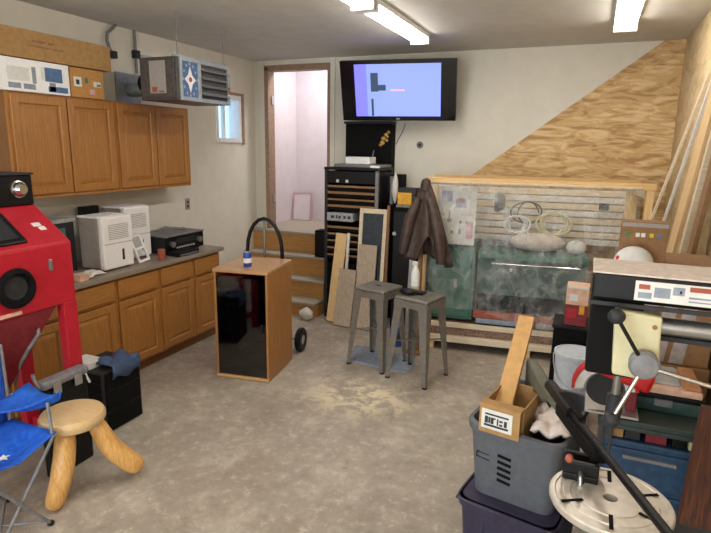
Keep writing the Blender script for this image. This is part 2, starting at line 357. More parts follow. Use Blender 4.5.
def upper(y0, y1, label):
    t = thing('wall_cabinet', label, 'cabinet', (.16, (y0+y1)/2, 1.508), 0, GU)
    m = MB(); X = .305
    m.box(.001, X-.02, y0, y0+.018, 1.508, 2.24).box(.001, X-.02, y1-.018, y1, 1.508, 2.24).box(.001, X-.02, y0+.018, y1-.018, 1.53, 1.55).box(.001, X-.02, y0+.018, y1-.018, 2.22, 2.24).box(.001, .012, y0+.018, y1-.018, 1.55, 2.22)
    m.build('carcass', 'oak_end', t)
    ym = (y0+y1)/2
    MB().box(X-.02, X, y0, y0+.04, 1.508, 2.24).box(X-.02, X, y1-.04, y1, 1.508, 2.24).box(X-.02, X, ym-.02, ym+.02, 1.545, 2.2).box(X-.02, X, y0+.04, y1-.04, 1.508, 1.545).box(X-.02, X, y0+.04, y1-.04, 2.2, 2.24).build('face_frame', 'oak', t)
    panel_door(t, X, y0+.018, ym-.006, 1.535, 2.225); panel_door(t, X, ym+.006, y1-.018, 1.535, 2.225)
upper(2.615, 3.533, 'oak wall cabinet with two doors, the one nearer the viewer, under the white box')
upper(3.536, 4.440, 'oak wall cabinet with two doors, the far one, below the hanging heater')
ys = [2.20, 2.66, 3.125, 3.60, 4.05, 4.452]
bl = ['oak base cabinet behind the red blasting cabinet, only its top seen',
      'oak base cabinet with drawer and door beside the red cabinet leg',
      'oak base cabinet with drawer and door below the white dehumidifier front',
      'oak base cabinet with drawer and door below the small red box',
      'oak base cabinet with drawer and door at the far end of the counter']
for i in range(5):
    y0, y1 = ys[i]+.001, ys[i+1]-.001; t = thing('base_cabinet', bl[i], 'cabinet', (.3, (y0+y1)/2, 0), 0, GB)
    X = .60
    MB().box(.001, X-.02, y0, y0+.018, .1, .874).box(.001, X-.02, y1-.018, y1, .1, .874).box(.001, X-.02, y0+.018, y1-.018, .1, .12).box(.001, .015, y0+.018, y1-.018, .12, .874).build('carcass', 'oak', t)
    MB().box(X-.02, X, y0, y0+.035, .1, .874).box(X-.02, X, y1-.035, y1, .1, .874).box(X-.02, X, y0+.035, y1-.035, .1, .13).box(X-.02, X, y0+.035, y1-.035, .845, .874).box(X-.02, X, y0+.035, y1-.035, .68, .705).build('face_frame', 'oakh', t)
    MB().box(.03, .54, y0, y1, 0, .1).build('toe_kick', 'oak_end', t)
    MB().box(X, X+.02, y0+.018, y1-.018, .70, .855).build('drawer_front', 'oakh', t, .008)
    panel_door(t, X, y0+.018, y1-.018, .125, .675)
m = MB(); m.box(.001, .65, 2.15, 4.475, .876, .914); ct = m.build('countertop', 'counter', bevel=.006); tag(ct, 'grey brown laminate countertop running over the oak base cabinets', 'countertop')

# things on the wall cabinets
t = thing('cardboard_box', 'long flat brown cardboard box lying on top above the white box', 'box', (.2, 2.7, 2.455))
m = MB(); m.box(.03, .34, 1.75, 3.505, 2.462, 2.65); m.build('carton', 'card', t, .004)
m = MB()
for i, (a, b, z, h) in enumerate(((2.83, 2.93, 2.575, .016), (2.95, 3.0, 2.575, .016), (2.79, 3.08, 2.545, .009))): m.box(.3402, .3412, a, b, z, z+h)
m.build('print', 'cardd', t)
MB().box(.17, .20, 1.75, 3.506, 2.6502, 2.651).build('tape', 'cardd', t)
t = thing('printed_box', 'white printed box with blue and grey pictures on top of the nearer wall cabinet', 'box', (.2, 2.8, 2.241))
MB().box(.04, .34, 2.30, 3.10, 2.2415, 2.455).build('carton', 'white', t, .003)
m = MB()
for a, b, z0, z1, k in ((2.62, 2.78, 2.31, 2.40, 2), (2.80, 2.83, 2.30, 2.41, 0), (2.87, 2.90, 2.33, 2.42, 2), (2.9, 3.04, 2.325, 2.42, 1), (2.62, 2.71, 2.26, 2.295, 0), (2.73, 2.82, 2.26, 2.295, 0), (2.92, 3.08, 2.255, 2.295, 1), (2.93, 2.98, 2.26, 2.32, 0)):
    m.mi = k; m.box(.3402, .3412, a, b, z0, z1)
m.build('print', ['dpaper', 'skyb', 'paper'], t)
t = thing('wooden_box', 'tan box with photo stickers on the wall cabinets between white box and flue', 'box', (.2, 3.27, 2.241))
MB().box(.04, .325, 3.12, 3.43, 2.2415, 2.455).build('carton', 'cork', t, .003)
o = MB().box(.3252, .3262, 3.15, 3.22, 2.32, 2.39).build('sticker', 'paper', t); MB().box(.3262, .3272, 3.17, 3.20, 2.335, 2.37).build('picture', 'navy', o)
MB().box(.3252, .3262, 3.29, 3.34, 2.27, 2.31).build('sticker', 'pink', t); MB().box(.3252, .3262, 3.25, 3.28, 2.35, 2.39).build('sticker', 'green', t)
o = MB().box(.3252, .3262, 3.33, 3.40, 2.33, 2.37).build('sticker', 'paper', t); MB().box(.3262, .3272, 3.36, 3.395, 2.335, 2.35).build('picture', 'green', o)

# hanging heater
t = thing('unit_heater', 'grey gas unit heater hanging from the ceiling with silver louvred outlet', 'heater', (.75, 3.9, 2.24))
hx0, hx1, hy0, hy1, hz0, hz1 = .56, .93, 3.58, 4.24, 2.245, 2.57
MB().box(hx0, hx1, hy0, hy1, hz0, hz1).build('casing', 'heater', t, .006)
MB().box(hx0+.02, hx1-.02, hy0-.012, hy0, hz0+.02, hz1-.02).build('access_panel', 'heater', t, .004)
m = MB(); m.mi = 0; m.box(hx0+.11, hx1-.1, hy0-.014, hy0-.012, hz0+.05, hz1-.03); m.mi = 1; m.box(hx0+.13, hx0+.18, hy0-.016, hy0-.014, hz0+.06, hz0+.10); m.mi = 2; m.box(hx0+.2, hx1-.12, hy0-.016, hy0-.014, hz0+.06, hz0+.068)
m.build('rating_label', ['greyplastic', 'brick', 'dred'], t)
# galvanised side facing the room
m = MB(); m.box(hx1, hx1+.02, hy0+.02, hy0+.045, hz0, hz1).box(hx1, hx1+.02, hy1-.03, hy1, hz0, hz1).box(hx1, hx1+.02, hy0+.045, hy1-.03, hz0, hz0+.03).box(hx1, hx1+.02, hy0+.045, hy1-.03, hz1-.03, hz1).box(hx1, hx1+.02, hy0+.23, hy0+.27, hz0+.03, hz1-.03)
m.build('outlet_frame', 'galv', t, .003)
for k in range(4):
    z = hz0+.06+k*.062
    MB().obox((hx1+.022, (hy0+.27+hy1-.03)/2, z+.01), (.05, hy1-.03-hy0-.27, .004), (0, .5, 0)).build('louvre', 'galv', t)
m = MB(); m.mi = 1; m.box(hx1, hx1+.012, hy0+.045, hy0+.23, hz0+.03, hz1-.03)
cy, cz = hy0+.137, (hz0+hz1)/2
for k in range(12):
    a = 2*PI*k/12
    m.mi = 0; m.box(hx1+.012, hx1+.0135, cy+.08*math.cos(a)-.008, cy+.08*math.cos(a)+.008, cz+.12*math.sin(a)-.01, cz+.12*math.sin(a)+.01)
m.mi = 2
m.prism([(hx1+.013, cy+(.065 if k % 2 == 0 else .034)*math.cos(PI*k/4), cz+(.10 if k % 2 == 0 else .05)*math.sin(PI*k/4)) for k in range(8)], (.003, 0, 0))
m.mi = 3; m.prism([(hx1+.0165, cy+.02*math.cos(PI*k/4), cz+.02*math.sin(PI*k/4)) for k in range(8)], (.001, 0, 0))
m.build('emblem_plate', ['galv', 'skyb', 'white', 'brick'], t)
for yy in (hy0+.05, hy1-.02):
    MB().cyl((hx1-.03, yy, hz1), (hx1-.03, yy, H-.001), .004, n=8).build('hanging_rod', 'grey', t)
MB().box(hx0+.02, hx0+.05, hy0, hy1, hz1, hz1+.02).box(hx1-.05, hx1-.02, hy0, hy1, hz1, hz1+.02).build('bracket', 'galv', t)
MB().cyl((hx0, 3.80, 2.40), (hx0-.1, 3.80, 2.40), .05).cyl((hx0-.1, 3.8, 2.4), (hx0-.17, 3.8, 2.4), .075).build('fan_motor', 'blackm', t, smooth=True)
MB().box(hx1-.005, hx1+.025, hy1-.028, hy1-.008, hz0+.09, hz0+.15).build('tag', 'brick', t)
t = thing('flue_pipe', 'grey metal flue running from the heater to the white wall', 'pipe', (.2, 3.95, 2.25))
MB().tube([(.001, 4.02, 2.38), (.2, 4.02, 2.38), (.34, 4.02, 2.37), (.555, 4.02, 2.36)], .06, 20).build('duct', 'galv', t, smooth=True)
MB().box(.001, .02, 3.86, 4.14, 2.26, 2.52).build('wall_plate', 'galv', t)
t = thing('gas_pipe', 'thin curved grey pipe with a dark valve coming down the wall above the cardboard box', 'pipe', (.04, 3.78, 2.5))
MB().tube([(.05, 3.87, 2.904), (.05, 3.82, 2.86), (.05, 3.77, 2.82), (.05, 3.76, 2.76), (.05, 3.78, 2.70), (.05, 3.80, 2.66)], .014, 10).build('pipe', 'grey', t, smooth=True)
MB().box(.02, .08, 3.78, 3.84, 2.62, 2.68).build('valve', 'dgrey', t, .006)
t = thing('electrical_conduit', 'straight grey conduit dropping from the ceiling behind the heater', 'conduit', (.04, 4.08, 2.3))
MB().cyl((.03, 4.10, 2.53), (.03, 4.10, 2.904), .013, n=10).build('conduit', 'grey', t, smooth=True)
MB().box(.01, .06, 4.07, 4.13, 2.66, 2.73).build('coupling_box', 'dgrey', t, .005)
t = thing('wall_outlet', 'small grey electrical outlet on the wall above the far counter end', 'outlet', (.005, 4.72, 1.2))
MB().box(.0005, .008, 4.70, 4.77, 1.22, 1.34).build('cover_plate', 'greyplastic', t, .003)
MB().box(.008, .011, 4.722, 4.748, 1.245, 1.27).box(.008, .011, 4.722, 4.748, 1.29, 1.315).build('socket', 'dgrey', t)
t = thing('wall_socket', 'small round grey fitting on the back wall between television and plywood', 'outlet', (2.24, D-.01, 1.86))
MB().cyl((2.155, D-.0005, 1.937), (2.155, D-.014, 1.937), .038, n=20).build('cover_plate', 'grey', t, .003)
MB().cyl((2.155, D-.014, 1.937), (2.155, D-.02, 1.937), .018, n=16).build('socket', 'dgrey', t)

# ---------------------------------------------------------------- things on the counter
CT = .9145
def dehumidifier(x0, x1, y0, y1, h, label, front=True):
    t = thing('dehumidifier', label, 'dehumidifier', ((x0+x1)/2, (y0+y1)/2, CT), 0)
    z0 = CT+.012; z1 = CT+h
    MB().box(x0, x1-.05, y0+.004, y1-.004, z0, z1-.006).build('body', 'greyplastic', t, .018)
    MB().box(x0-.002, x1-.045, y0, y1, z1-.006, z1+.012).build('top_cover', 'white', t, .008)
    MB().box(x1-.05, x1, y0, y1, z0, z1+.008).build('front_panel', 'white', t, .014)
    m = MB()
    for k in range(9):
        z = z1-.06-k*.014; m.box(x1, x1+.003, y0+.06, y1-.05, z, z+.005)
    m.build('grille', 'lgrey', t)
    MB().box(x1, x1+.002, y0+.01, y1-.01, z0+.2, z0+.205).build('tank_seam', 'lgrey', t)
    yc = (y0+y1)/2+.04
    MB().box(x1, x1+.004, yc-.011, yc+.011, z0+.06, z0+.15).build('level_window', 'dgrey', t, .002)
    for a in (x0+.04, x1-.04):
        for b in (y0+.04, y1-.04): MB().cyl((a, b, CT), (a, b, z0+.01), .018, n=10).build('foot', 'black', t)
    return t
dehumidifier(.27, .53, 3.11, 3.42, .42, 'white dehumidifier with a water tank front, the larger and nearer of two on the counter')
dehumidifier(.11, .36, 3.51, 3.80, .45, 'white dehumidifier partly hidden between the larger dehumidifier and the dark stereo')
tag(MB().box(.04, .10, 3.32, 3.49, CT, CT+.47).build('tray', 'black', bevel=.006), 'black flat tray standing on edge behind the white dehumidifier', 'tray')
t = thing('glass_tank', 'small dark glass tank with white rim behind the red cabinet on the counter', 'tank', (.15, 2.86, CT))
MB().box(.05, .27, 2.80, 3.08, CT, CT+.39).build('body', 'dgrey', t, .004); MB().box(.04, .28, 2.79, 3.09, CT+.39, CT+.42).build('rim', 'lgrey', t, .004)
MB().box(.27, .272, 2.9, 3.0, CT+.05, CT+.35).build('label_patch', 'green', t)
t = thing('spray_bottle', 'white plastic bottle beside the red cabinet on the counter', 'bottle', (.47, 2.77, CT))
MB().lathe((.47, 2.77, CT), [(.034, 0), (.038, .01), (.038, .13), (.02, .17), (.015, .185)]).build('body', 'offwhite', t, smooth=True)
MB().cyl((.47, 2.77, CT+.185), (.47, 2.77, CT+.22), .017).build('cap', 'white', t)
def rag(u, v):
    return (.42+u*.16+.02*math.sin(v*7), 2.86+v*.2+.01*math.sin(u*8), CT+.012+.02*abs(math.sin(u*6+v*4))*(1-abs(2*u-1)**3))
tag(MB().grid(rag, 12, 14).build('rag', 'offwhite', smooth=True, solid=.006), 'crumpled white rag on the counter beside the red cabinet', 'rag')
tag(MB().box(.53, .62, 2.80, 2.88, CT, CT+.05).build('carton', 'peach', bevel=.004), 'small cream carton at the counter edge beside the red cabinet', 'carton')
t = thing('white_bracket', 'white plastic frame part leaning against the second dehumidifier', 'bracket', (.47, 3.55, CT))
mm = Matrix.Rotation(-.35, 3, 'Y') @ Matrix.Rotation(.1, 3, 'X')
m = MB(); b0 = Vector((.50, 3.56, CT+.005))
for c_, s_ in (((0, -.055, .12), (.02, .02, .24)), ((0, .055, .12), (.02, .02, .24)), ((0, 0, .01), (.02, .13, .02)), ((0, 0, .23), (.02, .13, .02)), ((0, 0, .12), (.02, .1, .02))):
    m.obox(b0 + mm @ Vector(c_), s_, m=mm)
m.build('frame', 'white', t, .003)
MB().obox(b0 + mm @ Vector((0, 0, .175)), (.008, .09, .09), m=mm).build('plate', 'lgrey', t)
t = thing('coffee_tin', 'small red tin on the counter in front of the stereo', 'tin', (.56, 3.66, CT))
MB().lathe((.57, 3.69, CT), [(.03, 0), (.032, .004), (.032, .085), (.03, .09)]).build('body', 'brick', t, smooth=True)
MB().cyl((.57, 3.69, CT+.09), (.57, 3.69, CT+.095), .033).build('lid', 'brick', t)
# stereo stack
t = thing('stereo_receiver', 'dark stereo receiver with silver edges at the far end of the counter', 'stereo', (.33, 4.12, CT))
MB().box(.10, .46, 3.86, 4.38, CT+.015, CT+.16).build('body', 'dgrey', t, .005)
MB().box(.46, .475, 3.86, 4.38, CT+.015, CT+.16).build('front_panel', 'black', t, .003)
MB().box(.09, .48, 3.85, 4.39, CT+.16, CT+.172).build('top_plate', 'grey', t, .003)
for y in (3.93, 4.31): MB().cyl((.475, y, CT+.09), (.5, y, CT+.09), .028).build('knob', 'steel', t)
MB().box(.475, .478, 3.98, 4.25, CT+.09, CT+.135).build('display', 'dgrey', t)
for k in range(8): MB().box(.475, .482, 3.99+k*.033, 4.01+k*.033, CT+.045, CT+.06).build('button', 'lgrey', t)
for a in (.14, .42):
    for b in (3.9, 4.34): MB().cyl((a, b, CT), (a, b, CT+.016), .02, n=12).build('foot', 'black', t)
t = thing('disc_player', 'flat dark disc player lying in front of the stereo receiver on the counter', 'disc player', (.55, 4.0, CT))
MB().box(.50, .63, 3.84, 4.12, CT+.002, CT+.04).build('body', 'black', t, .004)
MB().box(.63, .633, 3.86, 4.10, CT+.01, CT+.02).build('disc_slot', 'grey', t)
tag(MB().tube([(.2, 4.05, CT+.185), (.24, 4.12, CT+.21), (.32, 4.16, CT+.20), (.36, 4.25, CT+.187), (.3, 4.3, CT+.185)], .012, 8).build('cable_coil', 'grey', smooth=True), 'grey cable lying on top of the stereo receiver', 'cable')
tag(MB().tube([(.24, 4.392, CT+.09), (.24, 4.43, CT+.08), (.25, 4.46, CT+.10), (.24, 4.50, CT+.13)], .008, 8).build('antenna_lead', 'lgrey', smooth=True), 'short grey lead poking out from the stereo at the counter end', 'cable')

# ---------------------------------------------------------------- red blasting cabinet
t = thing('blasting_cabinet', 'large red sandblasting cabinet with a round black glove port', 'cabinet', (.93, 1.85, 0))
Y0, Y1 = 1.22, 2.28
prof = [(1.2, .985), (1.2, 1.345), (.93, 1.545), (.70, 1.545), (.70, .985)]
m = MB(); m.prism([(x, Y0, z) for x, z in prof], (0, Y1-Y0, 0)); m.build('body', 'red', t, .012)
m = MB(); m.rings([[(1.19, Y0+.06, .984), (1.19, Y1-.13, .984), (.71, Y1-.13, .984), (.71, Y0+.06, .984)], [(1.0, 1.62, .42), (1.0, 1.86, .42), (.86, 1.86, .42), (.86, 1.62, .42)]])
m.build('hopper', 'dred', t, .004)
nrm = Vector((.2, 0, .27)).normalized(); tv = Vector((-.27, 0, .2)).normalized(); mid = Vector((1.065, 0, 1.445))
R = Matrix((tv, Vector((0, 1, 0)), nrm)).transposed()
def onslope(a, y, n): return mid + tv*a + nrm*n + Vector((0, y, 0))
MB().obox(onslope(-.01, 1.72, .008), (.24, .62, .016), m=R).build('window_frame', 'black', t, .006)
MB().obox(onslope(-.01, 1.72, .017), (.18, .55, .004), m=R).build('viewing_window', 'dgrey', t)
MB().obox(onslope(0, 2.17, .001), (.03, .05, .002), m=R).build('sticker', 'paper', t); MB().obox(onslope(-.035, 2.185, .001), (.03, .04, .002), m=R).build('sticker', 'paper', t)
for y in (1.91, 1.48):
    o = MB().lathe((1.2, y, 1.145), [(.105, 0), (.11, .012), (.10, .03), (.085, .034), (.08, .01), (.075, .004)], (1, 0, 0), 36).build('glove_port', 'blackm', t, smooth=True)
    MB().lathe((1.2, y, 1.145), [(.078, .002), (.06, .012), (.03, .006), (.001, .016)], (1, 0, 0), 24).build('glove_cuff', 'dgrey', o, smooth=True)
MB().box(1.2, 1.215, 2.115, 2.135, 1.20, 1.265).build('latch', 'steel', t, .003)
MB().box(1.2, 1.203, 1.80, 1.93, .998, 1.018).build('maker_plate', 'peach', t)
for (a, b) in ((1.14, 2.19), (1.14, Y0), (.70, 2.19), (.70, Y0)):
    o = MB().box(a, a+.06, b, b+.09, 0, .99).build('leg', 'red', t, .004)
MB().box(.76, 1.14, 2.22, 2.26, .10, .16).build('cross_brace', 'red', t, .003)
t = thing('air_hose', 'grey air hose hanging below the red cabinet', 'hose', (1.18, 1.95, .5))
MB().tube([(1.08, 2.04, .985), (1.13, 2.06, .93), (1.15, 2.05, .84), (1.12, 2.0, .76), (1.1, 1.97, .7), (1.05, 1.96, .62)], .011, 10).build('hose', 'grey', t, smooth=True)
MB().cyl((1.05, 1.96, .62), (1.02, 1.96, .56), .016, n=12).build('nozzle', 'steel', t)
# speaker on top
t = thing('speaker', 'black box speaker with a chrome knob on top of the red cabinet', 'speaker', (.83, 1.95, 1.5455))
MB().box(.71, .935, 1.62, 2.27, 1.546, 1.72).build('case', 'black', t, .006)
MB().box(.70, .945, 1.61, 2.278, 1.72, 1.732).build('top_plate', 'dgrey', t, .003)
o = MB().lathe((.935, 2.18, 1.64), [(.05, 0), (.05, .008), (.042, .01), (.03, .04), (.026, .045)], (1, 0, 0), 28).build('knob', 'chrome', t, smooth=True)
MB().box(.935, .938, 1.93, 1.98, 1.62, 1.632).build('badge', 'lgrey', t)
t = thing('tool_case', 'black tool case with a grey lid between the red cabinet and the log stool', 'tool case', (1.32, 2.1, 0))
TC = .60
MB().box(1.21, 1.275, 1.955, 2.24, 0, TC-.055).build('body', 'black', t, .012)
MB().box(1.206, 1.285, 1.945, 2.25, TC-.05, TC).build('lid', 'grey', t, .015)
MB().box(1.285, 1.295, 2.0, 2.05, TC-.09, TC-.02).build('latch', 'steel', t, .003)
MB().box(1.285, 1.295, 2.14, 2.19, TC-.09, TC-.02).build('latch', 'steel', t, .003)
MB().tube([(1.25, 1.95, TC-.03), (1.25, 1.935, TC-.01), (1.25, 1.92, TC+.03), (1.25, 1.915, TC+.06)], .01, 8).build('lever', 'steel', t, smooth=True)

# black parts organiser
t = thing('parts_organizer', 'tall black drawer organiser standing on the floor before the oak base cabinets', 'organizer', (1.1, 2.62, 0))
x0, x1, y0, y1, h = .83, 1.14, 2.46, 2.79, .43
MB().box(x0, x1, y0, y1, 0, h).build('case', 'dgrey', t, .006)
for k in range(3):
    z = .012+k*.14; o = MB().box(x1, x1+.012, y0+.02, y1-.02, z, z+.125).build('side_panel', 'blackm', t, .003)
for k in range(6):
    z = .012+k*.069; MB().box(x0+.015, x1-.015, y0-.01, y0, z, z+.06).build('drawer', 'blackm', t, .003)
tag(MB().box(.85, 1.02, 2.47, 2.60, .4305, .475).build('paper_box', 'paper', bevel=.003), 'flat white box lying on the black drawer organiser', 'box')
def blu(u, v):
    x = 1.00+u*.17; y = 2.52+v*.24; e = max(0, (u-.75)*4)
    return (x if u < .8 else 1.168, y+.01*math.sin(u*9), .447+.03*abs(math.sin(v*5+u*3)) - (.06*e if u > .8 else 0)) if u < .99 else (1.168, y, .37+.015*math.sin(v*9))
tag(MB().grid(blu, 10, 12).build('gloves', 'bluegrey', smooth=True, solid=.012), 'pair of slate blue work gloves draped on the black drawer organiser', 'gloves')
tag(MB().tube([(1.01, 2.44, .45), (1.03, 2.435, .41), (1.06, 2.435, .37)], .008, 8).build('zip_strap', 'white', smooth=True), 'short white strap hanging over the black drawer organiser front', 'strap')

# ---------------------------------------------------------------- log stool
t = thing('log_stool', 'varnished log stool with a round seat and splayed curved legs', 'stool', (1.49, 1.98, 0))
c0 = Vector((1.465, 1.965, 0)); zs = .47
MB().lathe(c0+Vector((0, 0, zs-.075)), [(.13, 0), (.158, .008), (.168, .03), (.168, .052), (.158, .07), (.13, .075)], n=40).build('seat', 'logtop', t, smooth=True)
def leg(top, k1, foot, r, name='leg'):
    MB().tube([Vector(top), Vector(top).lerp(Vector(k1), .6), Vector(k1), Vector(k1).lerp(Vector(foot), .55), Vector(foot)], r, 16).build(name, 'logwood', t, smooth=True, sub=1)
leg((1.50, 1.89, .42), (1.545, 1.82, .22), (1.51, 1.755, .0), [.055, .056, .056, .054, .048])
leg((1.53, 2.03, .42), (1.60, 2.09, .20), (1.70, 2.20, .045), [.048, .054, .06, .063, .056])
leg((1.43, 1.95, .41), (1.40, 1.93, .22), (1.385, 1.88, .0), [.042, .045, .046, .046, .042])

# ---------------------------------------------------------------- blue camping chair
t = thing('camping_chair', 'blue canvas folding chair with thin grey legs beside the log stool', 'chair', (1.25, 1.5, 0))
def seat(u, v):
    x = 1.235+.335*u; y = 1.36+.42*v
    sag = .10*(1-(2*u-1)**2)*(1-(2*v-1)**2)
    lip = .05*math.exp(-((u-1)/.12)**2)
    return (x, y, .44 - sag + .02*v - lip*(1-abs(2*v-1)))
MB().grid(seat, 14, 14).build('seat', 'blue', t, smooth=True, solid=.008)
def arm(u, v):
    x = 1.235+.29*u; wv = (1-u)**.8*.9+.08
    y = 1.72 + (v-.5)*.36*wv + .13*u
    return (x, y, .60 - .05*math.sin(PI*u) + .02*math.cos(v*6)+.02*u)
MB().grid(arm, 12, 6).build('armrest', 'blue', t, smooth=True, solid=.01)
def back(u, v):
    return (1.232-.01*math.sin(PI*u), 1.34+.42*u, .45+.42*v)
MB().grid(back, 10, 10).build('backrest', 'blue', t, smooth=True, solid=.008)
m = MB(); m.prism([(1.50+(.03 if k % 2 == 0 else .013)*math.cos(PI*k/5), 1.545+(.03 if k % 2 == 0 else .013)*math.sin(PI*k/5),   .425) for k in range(10)], (0, 0, .004)); 
m.build('star_emblem', 'paper', t)
def rod(p, q, name='leg', r=.009): return MB().cyl(p, q, r, n=10).build(name, 'grey', t, smooth=True)
rod((1.575, 1.38, .43), (1.60, 1.675, .012)); rod((1.57, 1.765, .45), (1.585, 1.40, .012))
rod((1.235, 1.38, .43), (1.225, 1.70, .012)); rod((1.235, 1.765, .45), (1.225, 1.40, .012))
rod((1.59, 1.66, .03), (1.225, 1.41, .03), 'cross_rod', .007); rod((1.585, 1.41, .03), (1.225, 1.70, .03), 'cross_rod', .007)
rod((1.56, 1.765, .44), (1.50, 1.80, .60), 'arm_post'); rod((1.235, 1.765, .44), (1.235, 1.80, .60), 'arm_post'); rod((1.235, 1.33, .43), (1.228, 1.33, .88), 'back_post'); rod((1.235, 1.775, .60), (1.228, 1.775, .88), 'back_post')
for p in ((1.60, 1.675), (1.585, 1.40), (1.225, 1.71), (1.225, 1.40)): MB().ell((p[0], p[1], .014), (.018, .018, .014)).build('foot_cap', 'black', t, smooth=True)

# ---------------------------------------------------------------- AV cabinet on a hand truck
az = math.atan2(3.641-3.57, 1.70-1.236)
t = thing('media_cabinet', 'honey coloured media cabinet with a dark glass door and electronics inside, middle of the floor', 'cabinet', (1.412, 3.83, 0), az)
w2, dp, h = .235, .24, .905; y0, y1 = -.24, .29
Z0 = .005
MB().box(-w2, -w2+.02, y0, y1, Z0, h-.001).box(w2-.02, w2, y0, y1, Z0, h-.001).build('side_panel', 'oak_av', t, .002, local=True)
MB().box(-w2-.004, w2+.004, y0-.008, y1+.004, h, h+.028).build('top', 'oak_avh', t, .004, local=True)
MB().box(-w2+.02, w2-.02, y0+.01, y1, .03, .05).build('bottom_panel', 'oak_avh', t, local=True)
MB().box(-w2, w2, y0-.006, y0+.01, Z0, .03).build('plinth', 'cardl', t, .003, local=True)
MB().box(-w2+.02, w2-.02, y1-.012, y1-.002, .05, h).build('back_panel', 'dgrey', t, local=True)
for z in (.32, .56, .72): MB().box(-w2+.02, w2-.02, y0+.02, y1-.02, z, z+.012).build('shelf', 'black', t, local=True)
for z, hh, mt in ((.573, .11, 'black'), (.733, .07, 'dgrey'), (.333, .16, 'black'), (.052, .05, 'grey'), (.82, .05, 'dred')):
    o = MB().box(-w2+.04, w2-.04 if mt != 'dred' else .0, y0+.03, y1-.06, z, z+hh).build('component', mt, t, .004, local=True)
    for k in range(3 if mt != 'dred' else 0): MB().cyl((-.12+k*.1, y0+.03, z+hh/2), (-.12+k*.1, y0+.015, z+hh/2), .014, n=12).build('control_knob', 'grey', o, local=True)
gm, N, L, P = base('smoked_glass'); N.remove(P)
tr = N.new('ShaderNodeBsdfTransparent'); tr.inputs[0].default_value = (.34, .34, .36, 1); gl = N.new('ShaderNodeBsdfGlossy'); gl.inputs['Roughness'].default_value = .06
mx = N.new('ShaderNodeMixShader'); mx.inputs[0].default_value = .1; L.new(tr.outputs[0], mx.inputs[1]); L.new(gl.outputs[0], mx.inputs[2]); L.new(mx.outputs[0], N['Material Output'].inputs[0])
o = MB().box(-w2+.022, w2-.022, y0, y0+.006, .035, h-.035).build('door', gm, t, local=True)
MB().box(w2-.06, w2-.045, y0-.012, y0, .42, .50).build('handle', 'black', o, .003, local=True)
t = thing('hand_truck', 'dark hand truck with curved handle and black wheels behind the media cabinet', 'hand truck', (1.275, 4.19, 0), az)
pts = [(-.17, .06, .03), (-.17, .06, .96)] + [(-.17*math.cos(PI*k/10), .06, .96+.30*math.sin(PI*k/10)) for k in range(1, 10)] + [(.17, .06, .96), (.17, .06, .03)]
MB().tube(pts, .017, 12).build('frame', 'black', t, smooth=True, local=True)
MB().tube([(.0, .06, .6), (0.0, .06, .95), (.0, .06, 1.255)], .012, 10).build('centre_bar', 'gun', t, smooth=True, local=True)
MB().box(-.16, .16, .05, .07, .3, .34).box(-.16, .16, .05, .07, .62, .66).build('cross_bar', 'black', t, local=True)
MB().box(-.18, .18, -.0, .06, .0, .012).build('toe_plate', 'dgrey', t, local=True)
for s in (-1, 1):
    o = MB().lathe((.08+s*.235, .14, .115), [(.06, -.025), (.1, -.028), (.115, -.015), (.115, .015), (.1, .028), (.06, .025)], (1, 0, 0), 28).build('wheel', 'black', t, smooth=True, local=True)
    MB().lathe((.08+s*.235, .14, .115), [(.02, -.03), (.06, -.02), (.06, .02), (.02, .032)], (1, 0, 0), 20).build('hub', 'lgrey', o, smooth=True, local=True)
MB().cyl((-.17, .14, .115), (.33, .14, .115), .009, n=10).build('axle', 'steel', t, local=True)
MB().box(-.18, -.16, .06, .15, .1, .13).box(.16, .18, .06, .15, .1, .13).build('axle_bracket', 'dgrey', t, local=True)
t = thing('drink_can', 'blue drink can on top of the media cabinet', 'can', (1.43, 3.73, .9335))
MB().lathe((1.43, 3.73, .9335), [(.026, 0), (.033, .01), (.033, .108), (.027, .120)], n=24).build('body', 'bluep', t, smooth=True)
MB().lathe((1.43, 3.73, .9335+.035), [(.0334, 0), (.0336, .004), (.0336, .034), (.0334, .038)], n=24).build('printed_band', 'paper', t, smooth=True)
MB().cyl((1.43, 3.73, .9335+.120), (1.43, 3.73, .9335+.123), .026).build('lid', 'steel', t)

# ---------------------------------------------------------------- television and wall
tl, ta = .30, .149; t = thing('television', 'large black flat television mounted high on the back wall with a lit bluish screen', 'television', (1.95, 5.75, 2.17))
tl_m = Matrix.Rotation(ta, 3, 'Z') @ Matrix.Rotation(tl, 3, 'X')
TW, TH = 1.204, .61
def T(x, y, z): return Vector((1.999, 5.748, 2.185)) + tl_m @ Vector((x, y+.058, z))
def tb(m, x0, x1, y0, y1, z0, z1): return m.obox(T((x0+x1)/2, (y0+y1)/2, (z0+z1)/2), (x1-x0, y1-y0, z1-z0), m=tl_m)
hw, hh = TW/2, TH
m = MB(); tb(m, -hw, hw, -.05, .0, 0, hh); m.build('housing', 'black', t, .008)
m = MB(); tb(m, -hw, hw, -.058, -.05, 0, .045); tb(m, -hw, hw, -.058, -.05, hh-.035, hh); tb(m, -hw, -hw+.15, -.058, -.05, .045, hh-.035); tb(m, hw-.155, hw, -.058, -.05, .045, hh-.035); m.build('bezel', 'gloss', t)
m = MB(); m.mi = 0; tb(m, -hw+.15, hw-.155, -.055, -.05, .045, hh-.035)
m.mi = 1; tb(m, -hw+.15, -hw+.28, -.0555, -.055, .045, hh-.035)
m.mi = 2; tb(m, -hw+.32, -hw+.40, -.056, -.0555, .30, .49); tb(m, -hw+.40, -hw+.48, -.056, -.0555, .31, .37); tb(m, -hw+.32, -hw+.345, -.056, -.0555, .05, .23)
m.mi = 3; tb(m, -hw+.53, -hw+.68, -.056, -.0555, .305, .32)
m.build('screen', ['screen', 'screenl', 'scrdark', 'scrred'], t)
